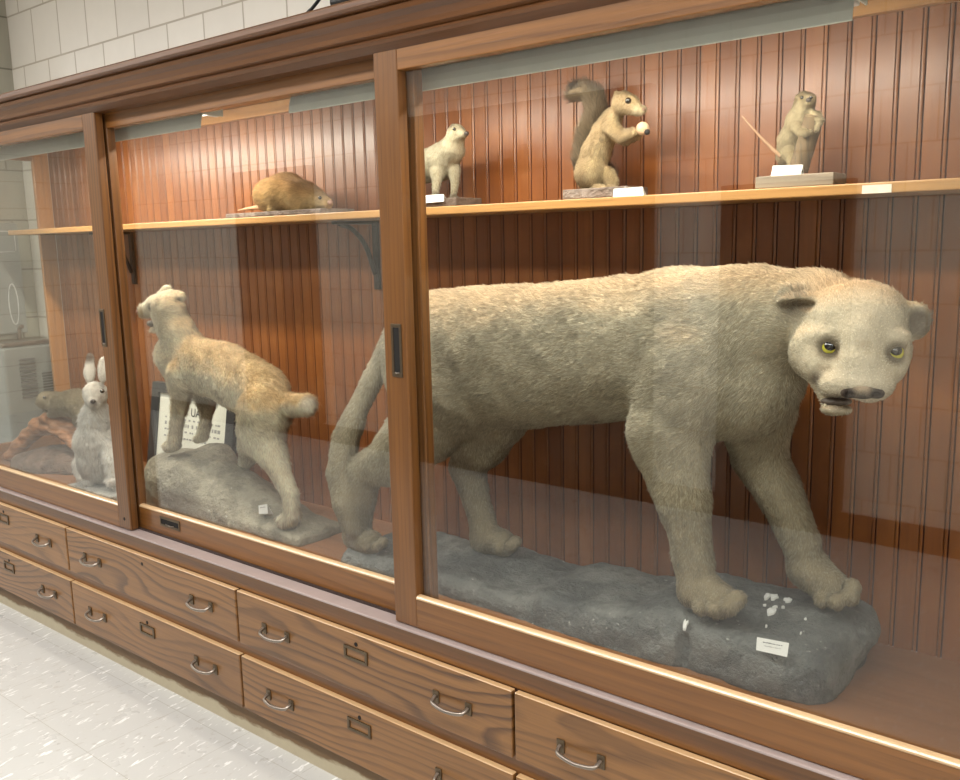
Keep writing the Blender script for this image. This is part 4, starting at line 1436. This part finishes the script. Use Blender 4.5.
V, F = b.mesh()
V = displace(V, F, lambda P: vnoise(P * np.array([1, 1, 3]), 22, 41) * .006 + vnoise(P, 60, 42) * .003)
V[:, 2] = np.maximum(V[:, 2], .5475)
V = settle(V, mound, gap=.006)
V[:, 0] = np.maximum(V[:, 0], -4.288)
log = tag(animal_mesh('driftwood', V, F, np.ones((len(V), 3)), None, BARK), 'forked brown driftwood branch under the grey marmot', 'driftwood')
b = Body(.0058)
b.chain([(-3.907, 1.88, 0.8288, 0.0489), (-3.83, 1.905, 0.8323, 0.0617), (-3.759, 1.93, 0.8174, 0.057)], .02)
b.cone((-3.958, 1.87, 0.8345, 0.0424), (-4, 1.855, 0.8419, 0.0381), .015)
b.cone((-4.011, 1.85, 0.8326, 0.0314), (-4.043, 1.845, 0.828, 0.018), .01)
b.chain([(-3.928, 1.865, 0.802, 0.0267), (-3.968, 1.86, 0.7806, 0.0161), (-4.017, 1.855, 0.7648, 0.0135)], .008)
b.chain([(-3.753, 1.88, 0.7995, 0.0347), (-3.768, 1.875, 0.7633, 0.0174)], .01)
b.ball((-3.989, 1.87, 0.868, 0.0117), .004)
V, F = b.mesh()
V = relax(V, F, 1)
N = vnormals(V, F)
hm = np.array((-4.01, 1.85, 0.8373))
dm = np.linalg.norm(V - hm, axis=1)
col = shade(lin(170, 158, 134), V, (near(V, (-4.047, 1.84, 0.8307), .012, .035) * .7, lin(196, 184, 160)), (np.clip((N[:, 2] - .2), 0, 1) * .5, lin(120, 104, 80)), (near(V, (-3.953, 1.83, 0.8637), .008, .02) * .6, lin(70, 60, 46)))
V = settle(V, log, gap=.014)
m = animal_mesh('marmot', V, F, col)
tag(m, 'mounted grey brown marmot crouching on the driftwood beside the hare', 'mounted marmot')
fur(m, V, F, col, N, 26000, lambda P, n: np.where(np.linalg.norm(P - hm, axis=1) < .06, .006, .015), lambda P, n: np.tile(np.array([1.0, .3, -.4]), (len(P), 1)), .3, .0005, 4)
eye(m, (-3.941, 1.822, 0.8637), .007, (-.3, -.95, .1), srgb(30, 20, 14), .8)

# ================================================================== small mammals on the shelf
def bead_eye(parent, p, r=.0055, look=(.4, -.9, .1), iris=None):
    return eye(parent, p, r, look, iris or srgb(24, 18, 14), .8)

# muskrat on a granular board
tag(obj('mount_board', boxbm(-2.665, -2.17, 1.915, 2.06, 1.5975, 1.613, .003), BASEM), 'granular brown board under the muskrat on the shelf', 'mount board')
b = Body(.0058)
b.chain([(-2.49, 1.985, 1.671, 0.0526), (-2.408, 1.98, 1.671, 0.061), (-2.311, 1.97, 1.652, 0.0473)], .02)
b.cone((-2.296, 1.965, 1.651, 0.0455), (-2.227, 1.955, 1.638, 0.0303), .015)
b.cone((-2.212, 1.95, 1.634, 0.027), (-2.176, 1.945, 1.628, 0.0189), .01)
for t in ((-2.426, 1.945, 1.621, 0.0166), (-2.299, 1.94, 1.614, 0.0129), (-2.236, 1.94, 1.612, 0.0128)):
    b.ball(t, .008)
b.ball((-2.232, 1.945, 1.666, 0.0095), .005)
V, F = b.mesh()
V = relax(V, F, 1)
V = displace(V, F, lambda P: vnoise(P, 16, 52) * .005)
V[:, 2] = np.maximum(V[:, 2], 1.6138)
N = vnormals(V, F)
hm2 = np.array((-2.202, 1.95, 1.634))
col = shade(lin(196, 162, 112), V, (np.clip(N[:, 2], 0, 1) * .6, lin(172, 122, 74)), (near(V, hm2, .02, .07) * .6, lin(160, 140, 106)), (np.clip((1.66 - V[:, 2]) / .04, 0, 1) * .5, lin(206, 178, 130)), (near(V, (-2.277, 1.96, 1.688), .02, .06) * .6, lin(126, 96, 66)))
m = animal_mesh('muskrat', V, F, col)
tag(m, 'mounted golden brown muskrat hunched on the shelf above the bobcat', 'mounted muskrat', None)
fur(m, V, F, col, N, 42000, lambda P, n: np.where(np.linalg.norm(P - hm2, axis=1) < .05, .008, .019), lambda P, n: np.tile(np.array([-1.0, 0, -.5]), (len(P), 1)), .32, .00048, 5, .24, .4)
bead_eye(m, (-2.179, 1.922, 1.645))
bm = bmesh.new(); ball(bm, (-2.148, 1.935, 1.63), (.009, .008, .008), 12, 8); obj('nose', bm, NOSEP, m, smooth=True)
bm = bmesh.new()
tube(bm, bezier([(-2.531, 1.97, 1.632), (-2.584, 1.96, 1.629), (-2.639, 1.95, 1.625)], 6), [.010 * (1 - .07 * k) for k in range(13)], 10)
obj('tail', bm, plain('bare_tail', srgb(196, 150, 112), .6, var=.3, scale=90), m, smooth=True)

# prairie dog
tag(obj('mount_board', boxbm(-1.875, -1.625, 1.925, 2.04, 1.5975, 1.621, .003), BASEM), 'brown mount board under the pale prairie dog', 'mount board')
b = Body(.0052)
b.chain([(-1.863, 2, 1.716, 0.043), (-1.819, 2, 1.718, 0.0455), (-1.732, 1.99, 1.723, 0.0458)], .02, 1.1)
b.chain([(-1.72, 1.985, 1.731, 0.0442), (-1.677, 1.975, 1.757, 0.0337), (-1.653, 1.965, 1.789, 0.0255)], .02)
b.cone((-1.645, 1.96, 1.796, 0.0249), (-1.615, 1.952, 1.79, 0.0115), .010)
b.chain([(-1.718, 1.955, 1.696, 0.0184), (-1.714, 1.945, 1.657, 0.0093), (-1.715, 1.94, 1.623, 0.0074), (-1.697, 1.932, 1.617, 0.0067)], .008)
b.chain([(-1.68, 1.985, 1.7, 0.017), (-1.674, 1.98, 1.658, 0.0088), (-1.678, 1.975, 1.625, 0.0071), (-1.661, 1.968, 1.619, 0.0065)], .008)
b.chain([(-1.837, 1.97, 1.681, 0.0234), (-1.838, 1.96, 1.629, 0.0117)], .01)
b.ball((-1.656, 1.955, 1.816, 0.0061), .004)
V, F = b.mesh()
V = relax(V, F, 1)
V[:, 2] = np.maximum(V[:, 2], 1.6212)
N = vnormals(V, F)
hm3 = np.array((-1.641, 1.96, 1.793))
col = shade(lin(186, 177, 152), V, (near(V, (-1.608, 1.95, 1.782), .006, .02) * .5, lin(140, 128, 108)), (near(V, (-1.65, 1.95, 1.811), .006, .014) * .8, lin(60, 48, 38)), (np.clip((1.65 - V[:, 2]) / .02, 0, 1) * .8, lin(92, 80, 66)))
m = animal_mesh('prairie_dog', V, F, col)
tag(m, 'mounted pale cream prairie dog with raised head beside the middle door stile', 'mounted prairie dog')
fur(m, V, F, col, N, 34000, lambda P, n: np.where(np.linalg.norm(P - hm3, axis=1) < .05, .004, .009), lambda P, n: np.tile(np.array([-.5, 0, -1.0]), (len(P), 1)), .25, .0004, 6, .2, .3, .1)
bead_eye(m, (-1.635, 1.938, 1.804), .0048)
bm = bmesh.new(); ball(bm, (-1.598, 1.945, 1.79), (.007, .007, .006), 12, 8); obj('nose', bm, NOSE, m, smooth=True)
card('caption_card', 'white caption card at the feet of the pale prairie dog', ((-1.763, 1.922, 1.631), (-1.667, 1.922, 1.631), (-1.661, 1.916, 1.611), (-1.759, 1.916, 1.609)), 2, fold=.025)

# squirrel holding a nut
tag(obj('mount_board', boxbm(-1.272, -1.085, 1.92, 2.02, 1.5975, 1.622, .003), BASEM), 'dark brown mount board under the bushy squirrel', 'mount board')
b = Body(.0048)
b.chain([(-1.225, 1.975, 1.665, 0.0326), (-1.209, 1.978, 1.713, 0.0324), (-1.181, 1.975, 1.758, 0.0283), (-1.15, 1.965, 1.792, 0.0214)], .02)
b.ball((-1.215, 1.955, 1.659, 0.0311), .015)
b.cone((-1.187, 1.99, 1.653, 0.0225), (-1.17, 1.985, 1.638, 0.0162), .012)
b.ball((-1.119, 1.955, 1.818, 0.0263), .012)
b.ball((-1.097, 1.948, 1.812, 0.0223), .010)
b.cone((-1.084, 1.944, 1.803, 0.0165), (-1.064, 1.94, 1.795, 0.0099), .006)
b.chain([(-1.147, 1.95, 1.763, 0.0157), (-1.113, 1.94, 1.738, 0.011), (-1.076, 1.935, 1.746, 0.0075)], .008)
b.chain([(-1.162, 1.985, 1.757, 0.0135), (-1.122, 1.975, 1.736, 0.0102), (-1.081, 1.96, 1.741, 0.0072)], .008)
b.cone((-1.195, 1.95, 1.623, 0.0084), (-1.162, 1.938, 1.619, 0.0064), .008)
b.cone((-1.175, 1.975, 1.623, 0.0084), (-1.141, 1.96, 1.62, 0.0064), .008)
b.ell((-1.136, 1.955, 1.84, 0.0096)[:3], (-1.136, 1.955, 1.839, 0.0072, 0.0101, 0.0038)[3:], np.array(((0.8604, 0.5076, -0.0444), (0.1132, -0.1054, 0.988), (0.4969, -0.8551, -0.1481))), .004)
b.ell((-1.128, 1.975, 1.845, 0.0096)[:3], (-1.136, 1.955, 1.839, 0.0058, 0.0086, 0.0038)[3:], np.array(((0.8604, 0.5076, -0.0444), (0.1132, -0.1054, 0.988), (0.4969, -0.8551, -0.1481))), .004)
b.chain([(-1.258, 2, 1.643, 0.0128), (-1.28, 2.02, 1.706, 0.0129), (-1.261, 2.025, 1.764, 0.0154), (-1.234, 2.025, 1.816, 0.0165), (-1.243, 2.02, 1.853, 0.0152), (-1.27, 2.015, 1.87, 0.014), (-1.296, 2.01, 1.868, 0.0102)], .006)
V, F = b.mesh()
V = relax(V, F, 1)
V[:, 2] = np.maximum(V[:, 2], 1.6222)
N = vnormals(V, F)
hs = np.array((-1.111, 1.955, 1.815))
tl = np.clip((V[:, 1] - 2.0) / .006, 0, 1)
belly = np.clip((N[:, 0] - .1) / .5, 0, 1) * (1 - tl)
col = shade(lin(172, 150, 116), V, (belly * .8, lin(198, 178, 138)), (tl, lin(122, 106, 84)), (near(V, (-1.065, 1.94, 1.795), .006, .025) * .7, lin(216, 204, 172)), (near(V, (-1.111, 1.955, 1.833), .01, .03) * .5, lin(140, 120, 88)))
m = animal_mesh('squirrel', V, F, col)
tag(m, 'mounted brown squirrel upright on the shelf holding a nut', 'mounted squirrel')
istail = lambda P: np.clip((P[:, 1] - 2.002) / .005, 0, 1) * (P[:, 2] > 1.63)
fur(m, V, F, col, N, 48000, lambda P, n: np.where(istail(P) > .5, .03, np.where(np.linalg.norm(P - hs, axis=1) < .05, .006, .011)), lambda P, n: np.where((istail(P) > .5)[:, None], np.array([-.2, 0, .6]), np.array([-.6, 0, -1.0])), .34, .00036, 7, .28, .3)
eye(m, (-1.089, 1.926, 1.817), .0075, (.4, -.9, .1), srgb(30, 24, 18), .75)
bm = bmesh.new(); ball(bm, (-1.056, 1.938, 1.795), (.005, .005, .004), 12, 8); obj('nose', bm, NOSEP, m, smooth=True)
bm = bmesh.new()
p = (-1.058, 1.94, 1.752, 0.016)
ball(bm, p[:3], (p[3], p[3] * .9, p[3] * .97), 20, 14)
nut = obj('nut', bm, plain('pale_nut', srgb(196, 166, 134), .6, var=.3, scale=70, bump=.4), None, smooth=True)
tag(nut, 'round pale nut in the paws of the squirrel', 'nut')
bm = bmesh.new()
p2 = (-1.041, 1.93, 1.742, 0.007)
ball(bm, p2[:3], (p2[3], p2[3] * .8, p2[3]), 12, 8)
obj('nut_scar', bm, DARKHOLE, nut, smooth=True)
card('caption_card', 'white folded caption card beside the feet of the squirrel', ((-1.119, 1.912, 1.616), (-1.042, 1.912, 1.617), (-1.033, 1.903, 1.589), (-1.117, 1.903, 1.589)), 2, fold=.03)

# long-tailed weasel on a stump
st = thing('stump', 'leaning dark bark stump on a grey board at the right of the shelf', 'stump', (-0.6754, 1.95, 1.629))
a, c = Vector((-0.6924, 1.95, 1.631)), Vector((-0.6636, 1.955, 1.742))
bm = bmesh.new()
rr = (-0.6795, 1.955, 1.695, 0.0222)[3]
n = 9
ring = [a + (c - a) * (k / n) for k in range(n + 1)]
tube(bm, ring, [rr * (.9 + .02 * math.sin(k * 2.1)) for k in range(n + 1)], 18, cap=False)
obj('bark', bm, STUMP, st, smooth=True)
bm = bmesh.new()
d = (c - a).normalized()
tube(bm, [c - d * .004, c + d * .001], [rr * .9, rr * .88], 18)
obj('cut_top', bm, STUMPTOP, st)
tag(obj('mount_board', boxbm(-.772, -.607, 1.915, 2.0, 1.5975, 1.623, .002), WOODG), 'weathered grey board under the leaning stump', 'mount board')
b = Body(.0046)
b.chain([(-0.7364, 1.99, 1.673, 0.0208), (-0.7286, 1.99, 1.702, 0.0239), (-0.7128, 1.985, 1.738, 0.0215), (-0.6983, 1.98, 1.769, 0.0179)], .018)
b.cone((-0.6948, 1.975, 1.779, 0.0183), (-0.6763, 1.955, 1.778, 0.0084), .008)
b.chain([(-0.7066, 1.968, 1.731, 0.0107), (-0.6858, 1.935, 1.712, 0.0067), (-0.6673, 1.918, 1.709, 0.0058)], .006)
b.chain([(-0.6905, 1.98, 1.76, 0.0077), (-0.6661, 1.965, 1.748, 0.005), (-0.6436, 1.918, 1.729, 0.0043), (-0.6478, 1.914, 1.715, 0.0045)], .005)
b.chain([(-0.7207, 1.965, 1.674, 0.0129), (-0.7041, 1.945, 1.651, 0.0077), (-0.7105, 1.94, 1.641, 0.0064)], .006)
b.ball((-0.7057, 1.96, 1.787, 0.0055), .004)
b.ball((-0.6738, 1.965, 1.785, 0.005), .004)
V, F = b.mesh()
V = relax(V, F, 1)
N = vnormals(V, F)
V[:, 1] += .012
hw = np.array((-0.6829, 1.95, 1.776))
col = shade(lin(176, 161, 128), V, (near(V, (-0.6841, 1.96, 1.771), .01, .04) * .6, lin(214, 200, 164)), (near(V, (-0.6919, 1.98, 1.796), .012, .035) * .6, lin(150, 126, 86)), (near(V, (-0.6868, 1.93, 1.673), .02, .05) * .4, lin(150, 128, 88)), (near(V, (-0.7021, 1.95, 1.786), .006, .014) * .6, lin(96, 80, 60)))
m = animal_mesh('weasel', V, F, col)
tag(m, 'mounted tan weasel clasping the leaning stump at the right of the shelf', 'mounted weasel')
fur(m, V, F, col, N, 30000, lambda P, n: np.where(np.linalg.norm(P - hw, axis=1) < .04, .005, .010), lambda P, n: np.tile(np.array([-.4, 0, -1.0]), (len(P), 1)), .28, .00036, 8, .24, .36)
for p in ((-0.6904, 1.953, 1.782), (-0.6716, 1.953, 1.78)):
    bead_eye(m, p, .0036)
bm = bmesh.new(); ball(bm, (-0.6721, 1.94, 1.774), (.006, .005, .005), 12, 8); obj('nose', bm, NOSE, m, smooth=True)
bm = bmesh.new()
tube(bm, bezier([(-0.7431, 1.985, 1.667), (-0.7619, 1.98, 1.686), (-0.7904, 1.97, 1.718), (-0.8238, 1.96, 1.759)], 6), [.0052 * (1 - .042 * k) for k in range(19)], 10)
obj('tail', bm, plain('thin_tail', srgb(164, 130, 100), .7, var=.2, scale=90), m, smooth=True)
card('caption_card', 'white caption card in front of the leaning stump', ((-0.7393, 1.93, 1.645), (-0.6753, 1.93, 1.643), (-0.6771, 1.92, 1.616), (-0.7411, 1.92, 1.617)), 2, fold=.03)


# ------------------------------------------------------------------ world and view
w = bpy.data.worlds.new('world')
SC.world = w
w.use_nodes = True
w.node_tree.nodes['Background'].inputs[0].default_value = (1, .96, .9, 1)
w.node_tree.nodes['Background'].inputs[1].default_value = .05
SC.view_settings.view_transform = 'Standard'
SC.view_settings.look = 'None'
SC.view_settings.gamma = 1
SC.view_settings.use_curve_mapping = False
SC.view_settings.exposure = 0.0
SC.cycles.use_denoising = DENOISE
SC.cycles.sample_clamp_indirect = 6.0
